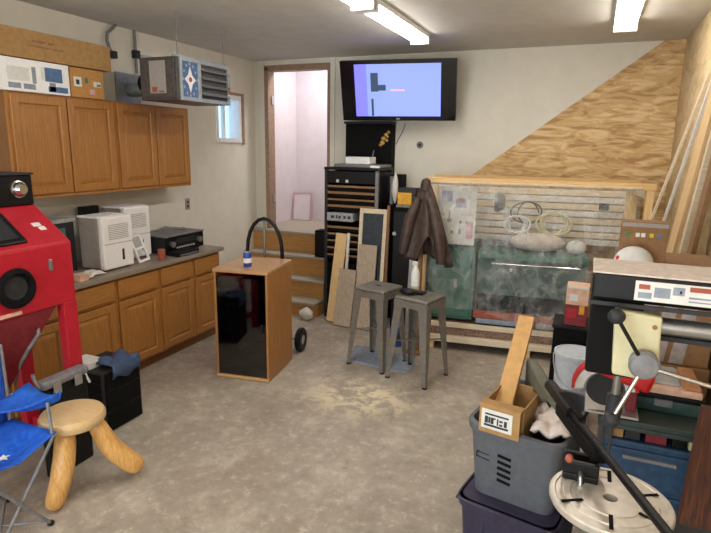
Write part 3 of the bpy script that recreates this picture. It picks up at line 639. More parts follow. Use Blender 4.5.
m = MB(); tb(m, -.02, .02, -.06, -.058, .012, .026); m.build('badge', 'lgrey', t)
m = MB(); tb(m, -.25, .25, 0, .02, .15, .5); m.build('mount_plate', 'dgrey', t)
MB().box(1.85, 2.14, D-.02, D-.0005, 2.35, 2.65).build('wall_plate', 'dgrey', t)
MB().bar((2.0, D-.02, 2.5), T(0, .02, .3), .06, .06).build('mount_arm', 'dgrey', t)
t = thing('wall_panel', 'black square box with a gold ornament on the back wall under the television', 'panel', (1.58, 6.0, 1.60))
MB().box(1.305, 1.865, 5.94, D-.001, 1.60, 2.16).build('backing', 'blackm', t, .004)
MB().box(1.30, 1.87, 5.90, D-.001, 2.16, 2.185).build('top_ledge', 'dgrey', t, .003)
m = MB()
for k, (x, z, r) in enumerate(((1.83, 2.07, .022), (1.80, 2.04, .026), (1.77, 2.0, .028), (1.81, 1.98, .02), (1.76, 1.955, .03), (1.74, 1.93, .022), (1.82, 2.02, .018))): m.ell((x, 5.93, z), (r, .02, r*.9), 8, 6)
m.build('ornament', 'gold', t, smooth=True)
MB().tube([(1.98, D-.015, 2.17), (1.95, D-.015, 2.08), (1.90, D-.012, 1.99), (1.875, D-.012, 1.94)], .005, 6).build('cable', 'grey', smooth=True)
tag(bpy.data.objects['cable'], 'thin grey cable running down the wall from the television', 'cable')

# ---------------------------------------------------------------- equipment rack
t = thing('equipment_rack', 'tall black equipment rack with rows of drawers standing beside the steps', 'rack', (1.6, 5.7, 0))
rx0, rx1, ry0, ry1, rz = 1.275, 1.90, 5.46, 5.92, 1.66
for (a, b) in ((rx0, ry0), (rx1-.035, ry0), (rx0, ry1-.035), (rx1-.035, ry1-.035)):
    MB().box(a, a+.035, b, b+.035, 0, rz).build('post', 'grey' if a > 1.5 and b < 5.5 else 'dgrey', t, .003)
MB().box(rx0+.005, rx0+.015, ry0+.035, ry1-.035, .05, rz-.02).box(rx1-.015, rx1-.005, ry0+.035, ry1-.035, .05, rz-.02).build('side_panel', 'black', t)
MB().box(rx0-.005, rx1+.005, ry0-.005, ry1, rz, rz+.03).build('top', 'black', t, .004)
MB().box(rx0+.035, rx1-.035, ry0, ry1, 0, .05).build('base', 'black', t, .004)
MB().box(rx0+.035, rx1-.035, ry1-.02, ry1-.01, .05, rz).build('back_panel', 'blackm', t)
rows = [(1.475, .022), (1.405, .026), (1.335, .02), (1.262, .026), (1.03, .024), (.955, .022), (.88, .02), (.80, .02), (.72, .02)]
for z, hh in rows:
    o = MB().box(rx0+.037, rx1-.037, ry0+.01, ry1-.04, z-.035, z).build('drawer', 'blackm', t)
    MB().box(rx0+.037, rx1-.037, ry0-.002, ry0+.012, z, z+hh).build('drawer_edge', 'cardd', o, .002)
o = MB().box(rx0+.037, rx1-.037, ry0-.005, ry1-.06, 1.52, 1.65).build('amplifier', 'black', t, .004)
for a in (1.42, 1.53): MB().box(a, a+.03, ry0-.008, ry0-.005, 1.53, 1.56).build('indicator', 'paper', o)
o = MB().box(rx0+.037, 1.62, ry0-.012, ry1-.1, 1.11, 1.20).build('control_panel', 'lgrey', t, .003)
m = MB()
for a, b, c_ in ((1.36, .04, .03), (1.42, .02, .035), (1.45, .03, .03), (1.51, .03, .03), (1.56, .035, .03)): m.box(a, a+b, ry0-.014, ry0-.012, 1.14, 1.14+c_)
m.build('marking', 'navy', o)
MB().box(rx0+.037, rx1-.037, ry0+.02, ry1-.05, .3, .64).build('equipment', 'blackm', t, .005)
t = thing('router', 'white router box on top of the black equipment rack', 'router', (1.58, 5.72, 1.691))
MB().box(1.455, 1.74, 5.60, 5.80, 1.722, 1.80).build('body', 'white', t, .01)
MB().cyl((1.70, 5.79, 1.80), (1.71, 5.80, 1.87), .006, n=8).build('antenna', 'grey', t)
MB().box(1.36, 1.90, 5.52, 5.86, 1.691, 1.722).build('stand', 'grey', t, .004)
tag(MB().box(1.80, 1.90, 5.47, 5.515, 1.691, 1.715).build('small_adapter', 'white', bevel=.003), 'small white adapter on the front edge of the rack top', 'adapter')
# black box on the steps
t = thing('subwoofer', 'black cube shaped speaker on the steps beside the equipment rack', 'speaker', (1.1, 5.85, .6105))
MB().box(.985, 1.20, 5.79, 5.945, .6105, .93).build('case', 'blackm', t, .006); MB().box(1.0, 1.185, 5.782, 5.79, .63, .91).build('grille', 'black', t, .003)
# white bag at stair foot
def bag(c, r, name, mat, label, cat):
    m = MB(); c = Vector(c); R_ = []
    for i in range(9):
        a = i/8; rr = math.sin(PI*min(a*.9+.08, 1))
        R_.append([c + Vector((r[0]*rr*math.cos(q)*(1+.15*math.sin(3*q+i)), r[1]*rr*math.sin(q)*(1+.12*math.cos(4*q+i*2)), r[2]*a)) for q in [2*PI*k/14 for k in range(14)]])
    m.rings(R_); return tag(m.build(name, mat, smooth=True), label, cat)
bag((1.16, 5.25, 0), (.085, .05, .15), 'plastic_bag', 'paper', 'crumpled white plastic bag on the floor at the foot of the steps', 'bag')
# panel leaning on the landing
t = thing('picture_frame', 'pale pink framed board leaning on the landing beyond the doorway', 'board', (.2, 7.0, LZ))
mm = Matrix.Rotation(-.12, 3, 'X'); c0 = Vector((.17, 6.98, LZ+.195))
MB().obox(c0, (.27, .012, .38), m=mm).build('board', 'hall', t)
MB().obox(c0+mm@Vector((-.135, -.004, 0)), (.015, .02, .39), m=mm).obox(c0+mm@Vector((.135, -.004, 0)), (.015, .02, .39), m=mm).obox(c0+mm@Vector((0, -.004, .19)), (.27, .02, .015), m=mm).build('frame', 'pink', t)

# ---------------------------------------------------------------- planks and frames leaning on the rack
def lean(name, label, cat, foot, top, w, th, mat, group=None, upv=(0, -1, 0), sdir=None):
    foot = Vector(foot); top = Vector(top); d_ = (top-foot).normalized()
    sd = Vector(sdir or (1, 0, 0)); sd = (sd - d_*sd.dot(d_)).normalized(); n_ = sd.cross(d_)
    m = MB(); m.obox((foot+top)/2, (w, th, (top-foot).length), m=Matrix((sd, -n_, d_)).transposed())
    return tag(m.build(name, mat, bevel=.002), label, cat, group)
lean('pine_board', 'long pale pine board leaning against the equipment rack post nearest the steps', 'board', (1.45, 5.30, .01), (1.50, 5.44, .98), .13, .02, 'pine')
lean('thin_batten', 'narrow whitish batten leaning on the rack between pine board and grey board', 'batten', (1.585, 5.30, .01), (1.585, 5.435, .99), .03, .02, 'offwhite')
lean('grey_board', 'wide grey weathered board leaning in front of the equipment rack, the lowest', 'board', (1.615, 5.20, .01), (1.64, 5.30, .62), .20, .02, 'greywood')
lean('beige_board', 'taller beige board leaning against the rack in front of the dark framed glass', 'board', (1.855, 5.20, .01), (1.855, 5.33, .90), .205, .02, 'greywood')
t = thing('framed_panel', 'beige wooden frame around dark glass leaning against the equipment rack', 'frame', (1.85, 5.38, 0))
foot = Vector((1.87, 5.30, .012)); top = Vector((1.87, 5.435, 1.27)); d_ = (top-foot).normalized(); n_ = Vector((1, 0, 0)).cross(d_)
Rm = Matrix((Vector((1, 0, 0)), -n_, d_)).transposed(); Lh = (top-foot).length; cc = (foot+top)/2
MB().obox(cc+Rm@Vector((-.135, 0, 0)), (.04, .022, Lh), m=Rm).obox(cc+Rm@Vector((.135, 0, 0)), (.04, .022, Lh), m=Rm).obox(cc+Rm@Vector((0, 0, Lh/2-.025)), (.23, .022, .05), m=Rm).obox(cc+Rm@Vector((0, 0, -Lh/2+.025)), (.23, .022, .05), m=Rm).build('frame', 'pinep', t, .003)
MB().obox(cc, (.23, .006, Lh-.1), m=Rm).build('glass', 'navy', t)
lean('brown_batten', 'tall dark brown batten between the framed dark glass and the tall speaker', 'batten', (2.045, 5.355, .012), (2.055, 5.385, 1.32), .028, .03, 'oak_end')
# black cabinet with yellow box
t = thing('tall_speaker', 'tall black speaker cabinet between the rack and the brown jacket', 'speaker', (2.27, 5.6, 0))
MB().box(2.09, 2.43, 5.42, 5.80, 0, 1.30).build('case', 'blackm', t, .006); MB().box(2.10, 2.30, 5.41, 5.42, .1, 1.26).build('grille', 'black', t, .003)
MB().cyl((2.115, 5.41, 1.03), (2.115, 5.395, 1.03), .02).build('knob', 'steel', t)
t = thing('battery_charger', 'yellow and grey box on top of the tall black speaker', 'charger', (2.2, 5.5, 1.3005))
MB().box(2.11, 2.30, 5.44, 5.60, 1.3005, 1.33).build('base', 'grey', t, .004)
MB().box(2.125, 2.275, 5.435, 5.585, 1.33, 1.455).build('body', 'yellow', t, .006)
MB().box(2.13, 2.315, 5.45, 5.60, 1.455, 1.50).box(2.277, 2.31, 5.45, 5.6, 1.33, 1.455).build('housing', 'dgrey', t, .004)
bag((2.02, 5.66, 1.32), (.035, .04, .34), 'paper_bag', 'offwhite', 'pale paper bag hanging above the rack side beside the yellow box', 'bag')
t = thing('hook_strip', 'dark strip of hanging tools between the rack and the tall speaker', 'hanger', (2.0, 5.7, 1.2))
MB().box(1.935, 2.075, 5.72, 5.88, 0, 1.62).build('board', 'blackm', t, .004); MB().box(1.95, 1.98, 5.70, 5.72, 1.3, 1.6).build('tool', 'grey', t)
lean('steel_tube', 'grey metal tube standing against the tall black speaker', 'tube', (2.33, 5.27, .003), (2.325, 5.395, .93), .045, .03, 'lgrey')

# ---------------------------------------------------------------- metal stools
def stool(loc, rz, label):
    t = thing('bar_stool', label, 'stool', loc, rz, 'grey metal bar stools')
    h = .72
    MB().box(-.155, .155, -.155, .155, h-.03, h).build('seat', 'gun', t, .016, local=True)
    MB().box(-.03, .03, -.012, .012, h, h+.0012).build('hand_slot', 'black', t, local=True)
    for sx in (-1, 1):
        for sy_ in (-1, 1):
            m = MB()
            def L_(z, e, w_):   # L-section leg ring
                cx_, cy_ = sx*e, sy_*e; q = .004
                return [(cx_, cy_, z), (cx_-sx*w_, cy_, z), (cx_-sx*w_, cy_-sy_*q, z), (cx_-sx*q, cy_-sy_*q, z), (cx_-sx*q, cy_-sy_*w_, z), (cx_, cy_-sy_*w_, z)]
            m.rings([L_(h-.02, .150, .082), L_(.35, .172, .058), L_(.012, .194, .034)])
            o = m.build('leg', 'gun', t, local=True)
            MB().box(sx*.194-sx*.028 if sx > 0 else -.196, .196 if sx > 0 else -.166, (.166 if sy_ > 0 else -.196), (.196 if sy_ > 0 else -.166), 0, .014).build('rubber_foot', 'black', o, local=True)
    e = .160
    for k in (-1, 1):
        MB().box(-e+.01, e-.01, k*e-.004*k-.003, k*e-.004*k+.003, h-.085, h-.03).build('apron', 'gun', t, local=True)
        MB().box(k*e-.004*k-.003, k*e-.004*k+.003, -e+.01, e-.01, h-.085, h-.03).build('apron', 'gun', t, local=True)
    MB().bar((-.165, -.165, .33), (.165, .165, .33), .022, .005).bar((-.165, .165, .325), (.165, -.165, .325), .022, .005).build('brace', 'gun', t, local=True)
    return t
stool((2.325, 4.415, 0), math.radians(-14), 'grey metal bar stool with an empty seat')
stool((2.745, 4.275, 0), math.radians(-14), 'grey metal bar stool with a bottle and black tool on its seat')
t = thing('spray_can', 'white spray bottle standing on a bar stool below the jacket', 'bottle', (2.68, 4.34, .721))
MB().lathe((2.68, 4.33, .7215), [(.034, 0), (.036, .006), (.036, .06)]).build('base', 'cream', t, smooth=True)
MB().lathe((2.68, 4.33, .7815), [(.036, 0), (.035, .10), (.022, .15), (.015, .17)]).build('body', 'paper', t, smooth=True)
MB().box(2.655, 2.70, 4.318, 4.342, .951, .985).build('trigger', 'offwhite', t, .004)
t = thing('sander', 'black power tool lying on a bar stool in front of the white bottle', 'tool', (2.62, 4.22, .721))
MB().ell((2.65, 4.24, .748), (.08, .045, .026)).build('body', 'black', t, smooth=True); MB().tube([(2.70, 4.27, .74), (2.76, 4.30, .735), (2.78, 4.33, .735)], [.02, .014, .01], 10).build('handle', 'dgrey', t, smooth=True)
t = thing('water_jug', 'blue jug with white neck on the floor behind the bar stools', 'jug', (2.33, 4.95, 0))
MB().lathe((2.335, 4.93, 0), [(.06, 0), (.07, .01), (.07, .17), (.055, .2)]).build('body', 'bluep', t, smooth=True)
MB().lathe((2.335, 4.93, .2), [(.055, 0), (.05, .06), (.03, .10), (.022, .12)]).build('shoulder', 'paper', t, smooth=True)
MB().cyl((2.335, 4.93, .32), (2.335, 4.93, .345), .024).build('cap', 'black', t)
MB().box(2.345, 2.39, 4.858, 4.862, .05, .15).build('label_patch', 'navy', t)
def mat_(u, v): return (2.02+.62*u+.03*math.sin(v*5), 4.30+.42*v+.02*math.sin(u*6), .004+.003*math.sin(u*7)*math.sin(v*9))
tag(MB().grid(mat_, 14, 10).build('floor_mat', 'dpaper', smooth=True, solid=.003), 'thin blue grey plastic sheet on the floor under the bar stools', 'sheet')
tag(MB().ell((2.52, 4.86, .03), (.03, .03, .03)).build('tape_roll', 'cream', smooth=True), 'small cream roll on the floor between the stools and the crate', 'roll')

# ---------------------------------------------------------------- crated machine under plastic
CR = math.radians(7); CO = (2.6, 5.0, 0)
t = thing('wooden_crate', 'open pine shipping crate on skids against the back wall, wrapped in plastic', 'crate', CO, CR)
def lb(name, mat, *a, parent=None, bevel=.003): return MB().box(*a).build(name, mat, parent or t, bevel, local=True)
lb('top_beam', 'pineh', -.06, 1.87, .0, .04, 1.585, 1.645)
lb('top_beam', 'pineh', -.06, 1.87, .62, .66, 1.585, 1.645)
lb('corner_post', 'pine', 1.80, 1.86, .0, .04, .28, 1.584); lb('corner_post', 'pine', -.055, -.02, .0, .04, .28, 1.584)
lb('corner_post', 'pine', 1.80, 1.86, .62, .66, .28, 1.584); lb('corner_post', 'pine', -.055, -.02, .62, .66, .28, 1.584)
lb('inner_post', 'pine', 1.66, 1.70, .05, .09, .28, 1.584)
lb('side_rail', 'pinep', 1.80, 1.86, .04, .62, 1.52, 1.58)
lb('skid_deck', 'mrown', -.06, 1.86, .02, .66, .15, .25); lb('skid_edge', 'pinep', -.06, 1.86, -.0, .02, .225, .275)
lb('skid_beam', 'pinep', -.06, 1.86, -.03, .06, .085, .145); lb('skid_beam', 'pinep', -.06, 1.86, .58, .66, .085, .145)
for u in (.0, .9, 1.75): lb('skid_runner', 'pine', u, u+.09, .0, .66, 0, .085)
for k in range(8):
    z = 1.0+k*.068; lb('back_slat', ('offwhite', 'pinep')[k % 2], -.04, 1.80, .635, .65, z, z+.056)
t = thing('metal_lathe', 'dark green lathe bed with a silver rail inside the crate behind plastic', 'machine', CO, CR)
lb('bed', 'dgreen', .455, 1.42, .14, .55, .55, .90); lb('bed_ledge', 'green', .45, 1.43, .12, .57, .90, .955)
lb('base', 'blackm', .46, 1.41, .18, .54, .36, .55)
MB().cyl((.58, .10, .86), (1.36, .10, .86), .009, n=12).build('rail', 'chrome', t, local=True)
MB().cyl((.60, .10, .86), (.60, .14, .86), .014, n=8).cyl((1.33, .10, .86), (1.33, .14, .86), .014, n=8).build('rail_bracket', 'steel', t, local=True)
lb('splash_guard', 'grey', .46, 1.42, .50, .52, .956, 1.02); MB().cyl((.76, .14, .80), (.76, .11, .80), .014).build('knob', 'lgrey', t, local=True)
t = thing('machine_cabinet', 'green metal cabinet of the crated machine under the pale poster', 'cabinet', CO, CR)
lb('body', 'green', -.01, .43, .12, .55, .276, 1.0, bevel=.01); lb('door', 'green', .02, .40, .105, .12, .31, .97, bevel=.006)
lb('handle', 'lgrey', .24, .27, .095, .105, .60, .68); lb('front_badge', 'dgreen', .12, .18, .1, .105, .80, .82); lb('top_trim', 'dgreen', -.015, .435, .11, .56, 1.0, 1.01)
t = thing('poster', 'white poster with lavender and pink figures above the green machine cabinet', 'poster', (2.6, 5.0, 0), CR)
m = MB(); m.mi = 0; m.box(.045, .41, .09, .098, 1.02, 1.56)
for (u, z, w_, h_, k) in ((.09, 1.42, .10, .10, 1), (.22, 1.37, .10, .08, 1), (.24, 1.41, .06, .05, 2), (.33, 1.08, .06, .16, 2), (.16, 1.26, .015, .09, 3), (.15, 1.23, .04, .03, 3), (.26, 1.22, .025, .025, 3), (.32, 1.22, .025, .025, 3), (.18, 1.12, .03, .03, 3), (.26, 1.12, .02, .05, 3), (.07, 1.3, .05, .01, 1), (.1, 1.06, .03, .02, 3), (.28, 1.3, .1, .008, 2), (.07, 1.17, .04, .02, 1), (.30, 1.46, .07, .07, 0)):
    m.mi = k; m.box(u, u+w_, .087, .09, z, z+h_)
m.build('sheet', ['paper', 'lav', 'pink', 'grey'], t, local=True)
lb('backing_board', 'cardd', .05, .40, .098, .104, 1.02, 1.56)
# clutter stored in the crate above the lathe
rnd = random.Random(5)
def crate_item(name, label, cat, fn, mat, **k):
    m = MB(); fn(m); a = math.cos(CR); b = math.sin(CR)
    for v in m.bm.verts:
        x, y = v.co.x, v.co.y; v.co.x = CO[0]+x*a-y*b; v.co.y = CO[1]+x*b+y*a
    return tag(m.build(name, mat, **k), label, cat)
def coil(c, r, n, th):
    c = Vector(c); return lambda m: m.tube([c+Vector((r*math.cos(q)*(1+.3*math.sin(q*.37+r*30)), .012*math.sin(q*.37), r*.8*math.sin(q))) for q in [k*.35 for k in range(int(n*18))]], th, 6)
crate_item('white_hose', 'whitish hose loosely coiled behind plastic above the lathe middle', 'hose', coil((.78, .40, 1.20), .10, 3, .010), 'paper', smooth=True)
crate_item('dark_cable', 'dark cable loop hanging behind plastic above the lathe', 'cable', coil((.88, .56, 1.30), .13, 2, .007), 'dgrey', smooth=True)
crate_item('clear_hose', 'yellowish hose coil behind plastic, above the lathe', 'hose', coil((1.12, .42, 1.22), .13, 3, .012), 'cream', smooth=True)
crate_item('chuck_guard', 'grey metal guard behind plastic next to the poster', 'guard', lambda m: m.lathe((.56, .45, 1.40), [(.09, 0), (.1, .03), (.07, .09), (.02, .1)], (1, 0, 0), 20), 'grey', smooth=True)
crate_item('light_bracket', 'small black bracket behind plastic on the pale slats near a crate post', 'bracket', lambda m: m.box(1.52, 1.60, .5, .56, 1.36, 1.42).box(1.55, 1.57, .52, .634, 1.38, 1.40), 'blackm')
crate_item('wrapped_bundle', 'crumpled clear bag bundle resting on the lathe inside the crate', 'bundle', lambda m: m.ell((.98, .35, 1.045), (.26, .12, .09), 14, 8), 'cloth', smooth=True)
crate_item('parts_bag', 'small pale bag of parts at the end of the lathe bed behind plastic', 'bag', lambda m: m.ell((1.33, .33, 1.02), (.09, .10, .066), 12, 8), 'paper', smooth=True)
for k, (u0, u1, v0, z0, z1, mt, lab) in enumerate(((.47, .98, .05, .276, .325, 'dpaper', 'grey flat package on the skid below the long reddish package'), (.44, 1.00, .06, .3255, .385, 'brick', 'long reddish brown flat package on the skid next to the green cabinet'), (1.02, 1.30, .05, .276, .33, 'greyplastic', 'short grey flat package on the skid near the red container, the lower'), (1.01, 1.31, .06, .3305, .38, 'brick', 'short reddish brown flat package on the skid near the red container, the upper'))):
    crate_item('flat_package', lab, 'package', lambda m: m.box(u0, u1, v0, v0+.09, z0, z1), mt, bevel=.008)['group'] = 'flat packages on the skid'
# plastic film draped over the front
def filmf(u, v):
    x = .0+1.76*u; bot = .30 + .14*math.sin(u*5+.6) + .35*max(0, u-.8)
    z = 1.61 - (1.61-bot)*v
    w_ = .016*math.sin(x*19+v*5) + .013*math.sin(x*9-v*11) + .008*math.sin(v*31+x*13)+.006*math.sin(x*47+v*9)
    return (x, -.045 - .03*math.sin(PI*v)*1.0 + w_*min(1, v*6), z)
m = MB(); m.grid(filmf, 110, 70)
t = thing('plastic_sheeting', 'clear wrinkled plastic sheeting draped over the front of the crate', 'plastic sheet', CO, CR)
m.build('sheet', 'film', t, smooth=True, local=True)
MB().box(.0, 1.76, -.03, -.001, 1.60, 1.615).build('hem_strip', 'pinep', t, local=True)

# ---------------------------------------------------------------- brown jacket
t = thing('jacket', 'dark brown leather jacket hung on a post beside the crate', 'jacket', (2.585, 4.80, .7))
ap = Vector((2.605, 4.80, 1.632))
def jk(i, k, n=64, K=20):
    q = 2*PI*i/n; v = k/K
    s = .04 + .96*v**.72
    ln = .70 + .04*max(0, math.cos(q)) + .03*math.sin(q*3)
    ln -= .26*math.exp(-((q-1.58*PI)/.35)**2)      # open front, shorter
    fold = 1 + (.10*math.sin(q*8+1) + .05*math.sin(q*13+.5))*v
    rx = (.235 if math.cos(q) > 0 else .205)*s*fold; ry = .095*s*fold
    sag = .02*v*v
    return Vector((ap.x + .01*v + rx*math.cos(q), ap.y + ry*math.sin(q), ap.z - ln*v - sag + .02*(1-v)*math.cos(q*2)*v))
m = MB(); m.rings([[jk(i, k) for i in range(64)] for k in range(21)], cap=False)
m.build('shell', 'brown', t, smooth=True, solid=.012)
MB().tube([ap+Vector((.05, -.055, -.16)), ap+Vector((.13, -.09, -.36)), ap+Vector((.17, -.085, -.56)), ap+Vector((.185, -.085, -.66)), ap+Vector((.185, -.085, -.73))], [.03, .05, .05, .045, .04], 14).build('sleeve', 'brown', t, smooth=True)
MB().tube([ap+Vector((-.05, -.05, -.16)), ap+Vector((-.11, -.085, -.34)), ap+Vector((-.15, -.085, -.55)), ap+Vector((-.165, -.085, -.66))], [.03, .05, .05, .04], 14).build('sleeve', 'brown', t, smooth=True)
MB().lathe(ap+Vector((0, 0, -.06)), [(.05, -.03), (.047, .02), (.035, .06), (.01, .075)], n=20).build('collar', 'brown', t, smooth=True)
t = thing('coat_post', 'wooden post with a foot holding up the brown jacket', 'post', (2.58, 4.80, 0))
MB().box(2.562, 2.598, 4.785, 4.82, .0, 1.55).build('post', 'cardd', t, .003); MB().box(2.48, 2.68, 4.74, 4.785, 0, .03).build('foot', 'cardd', t, .003)

# ---------------------------------------------------------------- lumber against the plywood wall
GL = 'lumber leaning on the plywood wall'
def plank(name, label, foot, top, w, th, mat): return lean(name, label, 'board', foot, top, w, th, mat, GL, sdir=(0, 1, 0))
plank('lumber_strip', 'thin pale lumber strip leaning on the plywood wall, farthest from the viewer', (4.08, 4.75, .01), (4.595, 4.36, 2.42), .035, .018, 'pinep')
plank('lumber_strip', 'thin whitish lumber strip between the farthest strip and the wide tan board', (4.22, 4.62, .01), (4.60, 4.27, 2.35), .035, .018, 'offwhite')
plank('lumber_board', 'wide tan board leaning on the plywood wall beside two thin strips', (4.36, 4.27, .01), (4.598, 4.07, 2.30), .27, .02, 'tanboard')
plank('lumber_stud', 'narrow pine stud leaning between the wide tan board and the brownish plank', (4.40, 3.98, .01), (4.595, 3.84, 2.15), .06, .03, 'pinep')
plank('lumber_plank', 'brownish plank leaning on the plywood wall, nearest the viewer', (4.44, 3.82, .01), (4.598, 3.66, 2.1), .14, .025, 'cardd')

# ---------------------------------------------------------------- radial drill press
t = thing('drill_press', 'black and cream radial drill press with a round slotted table', 'drill press', (4.50, 1.6, 0))
MB().box(4.30, 4.60, 1.40, 1.85, 0, .05).build('base', 'dgrey', t, .01)
MB().cyl((4.505, 1.60, .05), (4.505, 1.60, 1.535), .042, n=24).build('column', 'steel', t, smooth=True)
o = MB().box(3.995, 4.59, 1.505, 1.69, 1.536, 1.607).build('belt_cover', 'black', t, .01)
MB().box(3.992, 4.592, 1.502, 1.693, 1.607, 1.612).build('lid', 'cloth', o, .002)
MB().box(3.992, 4.592, 1.497, 1.505, 1.526, 1.536).build('cover_lip', 'dgrey', o)
m = MB(); m.mi = 0; m.box(4.092, 4.30, 1.5025, 1.505, 1.547, 1.597)
for (a, b, z0, z1, k) in ((4.10, 4.125, 1.577, 1.589, 1), (4.10, 4.13, 1.554, 1.569, 2), (4.135, 4.17, 1.559, 1.584, 2), (4.175, 4.20, 1.569, 1.589, 2), (4.19, 4.194, 1.574, 1.581, 3), (4.21, 4.29, 1.581, 1.593, 4), (4.21, 4.28, 1.564, 1.568, 2), (4.21, 4.28, 1.555, 1.558, 2)):
    m.mi = k; m.box(a, b, 1.5015, 1.5025, z0, z1)
m.build('warning_label', ['paper', 'brick', 'dpaper', 'navy', 'brick'], o)
MB().box(3.998, 4.12, 1.52, 1.74, 1.33, 1.536).build('motor_housing', 'blackm', t, .008)
m = MB(); m.prism([(4.052, 1.488, 1.52), (4.160, 1.488, 1.512), (4.162, 1.488, 1.44), (4.168, 1.488, 1.375), (4.120, 1.488, 1.345), (4.062, 1.488, 1.348)], (0, .10, 0)); m.build('head_casting', 'cream', t, .006)
m = MB(); m.cyl((4.145, 1.487, 1.487), (4.145, 1.485, 1.487), .006, n=10); m.build('screw', 'cardd', t)
# hub and three feed handles
hc = Vector((4.130, 1.455, 1.395))
o = MB().lathe(hc, [(.02, .035), (.034, .03), (.036, -.0), (.030, -.008), (.012, -.012)], (0, 1, 0), 24).build('feed_hub', 'grey', t, smooth=True)
for dx_, dz_, L_, mt in ((-.075, .12, 1, 'black'), (-.058, -.15, 1, 'chrome'), (.17, -.028, 1, 'chrome')):
    e = hc + Vector((dx_, -.01, dz_)); MB().cyl(hc, e, .0055 if mt == 'chrome' else .005, n=10).build('feed_handle', mt, o, smooth=True)
    MB().ell(e, (.021, .021, .019), 14, 10).build('knob', 'dgrey', o, smooth=True)
MB().cyl((4.16, 1.60, 1.462), (4.50, 1.60, 1.462), .024, n=24).build('ram', 'steel', t, smooth=True)
MB().box(4.165, 4.47, 1.585, 1.615, 1.425, 1.437).build('rack_bar', 'dgrey', t)
MB().cyl((4.505, 1.60, 1.38), (4.505, 1.60, 1.527), .062, n=24).build('arm_collar', 'black', t, smooth=True)
MB().cyl((4.085, 1.60, 1.352), (4.085, 1.60, 1.25), .011, n=20).build('quill', 'gun', t, smooth=True)
MB().lathe((4.085, 1.60, 1.15), [(.006, .0), (.010, .005), (.019, .03), (.022, .05), (.021, .10)], n=20).build('chuck', 'dgrey', t, smooth=True)
MB().cyl((4.085, 1.60, 1.07), (4.085, 1.60, 1.152), .004, n=10).build('drill_bit', 'dgrey', t)
tcx, tcy, tz = 4.103, 1.585, .94
m = MB(); m.mi = 0
m.lathe((tcx, tcy, tz-.028), [(.148, 0), (.161, .004), (.165, .012), (.165, .024), (.161, .028), (.150, .028), (.147, .025), (.128, .025), (.125, .028), (.108, .028), (.105, .025), (.088, .025), (.085, .028), (.02, .028), (.02, .0)], n=64)
o = m.build('round_table', 'table', t, smooth=True)
for k in range(6):
    a = PI/6+k*PI/3; c_ = Vector((tcx+.115*math.cos(a), tcy+.115*math.sin(a), tz+.0002)); MB().obox(c_, (.065, .011, .0012), (0, 0, a)).build('slot', 'blackm', o)
MB().lathe((tcx, tcy, tz-.06), [(.03, -.05), (.05, 0), (.12, .032)], n=32).build('table_boss', 'dgrey', t, smooth=True)
MB().bar((tcx, tcy, tz-.07), (4.505, 1.60, tz-.07), .06, .04).build('table_arm', 'dgrey', t, .006)
MB().cyl((4.505, 1.60, tz-.12), (4.505, 1.60, tz-.02), .062, n=24).build('table_collar', 'dgrey', t, smooth=True)
o = MB().cyl((4.252, 1.40, tz-.06), (4.252, 1.46, tz-.06), .006, n=8).build('clamp_handle', 'steel', t)
MB().ell((4.245, 1.375, tz-.03), (.018, .018, .024), 12, 10).build('knob', 'cream', o, smooth=True)
# drill vise on the table
t = thing('drill_vise', 'black drill vise with a red tip standing on the round slotted table', 'vise', (4.02, 1.66, tz))
MB().box(3.97, 4.07, 1.63, 1.74, tz+.0005, tz+.022).box(3.97, 4.07, 1.63, 1.65, tz+.022, tz+.06).box(3.97, 4.07, 1.70, 1.715, tz+.022, tz+.055).build('body', 'black', t, .004)
MB().cyl((4.02, 1.55, tz+.03), (4.02, 1.63, tz+.03), .007, n=10).build('screw', 'steel', t); MB().ell((3.985, 1.62, tz+.075), (.012, .012, .014), 10, 8).cyl((3.985, 1.635, tz+.058), (3.985, 1.62, tz+.07), .005).build('knob', 'brick', t, smooth=True)
# rifle
t = thing('rifle', 'black rifle with a grey green stock lying from the tote across the round drill table', 'rifle', (3.95, 1.95, .9))
A_ = Vector((3.79, 2.585, .895)); Z_ = Vector((4.215, 1.22, 1.055)); dr = (Z_-A_).normalized(); LR = (Z_-A_).length
side = dr.cross(Vector((0, 0, 1))).normalized(); up = side.cross(dr).normalized()
def rp(a, n_, s_=0): return A_ + dr*a + up*n_ + side*s_
def rprism(m, pts, w):  # closed outline in the rifle plane, rounded across
    m.rings([[rp(a, n_*.8, -w/2) for a, n_ in pts], [rp(a, n_, -w*.3) for a, n_ in pts], [rp(a, n_, w*.3) for a, n_ in pts], [rp(a, n_*.8, w/2) for a, n_ in pts]])
m = MB(); rprism(m, [(-.02, .045), (.10, .040), (.24, .024), (.36, .02), (.52, .008), (.52, -.012), (.36, -.022), (.30, -.055), (.25, -.055), (.18, -.05), (.0, -.135)], .05)
m.build('stock', 'stock', t, .004)
MB().obox((rp(-.022, -.045)), (.045, .02, .165), m=Matrix((side, dr, up)).transposed()).build('butt_pad', 'black', t, .006)
MB().cyl(rp(.34, .032), rp(.66, .032), .024, n=16).build('receiver', 'black', t, smooth=True)
MB().cyl(rp(.60, .030), rp(LR+.0, .030), .0125, n=14).build('barrel', 'black', t, smooth=True)
MB().bar(rp(.52, -.0), rp(.95, .004), .05, .045).build('forend', 'blackm', t, .008)
MB().bar(rp(.5, .052), rp(.76, .052), .02, .01).build('rail', 'blackm', t, .002)
MB().tube([rp(.30, -.02), rp(.31, -.05), rp(.35, -.055), rp(.38, -.022)], .004, 8).build('trigger_guard', 'black', t, smooth=True)

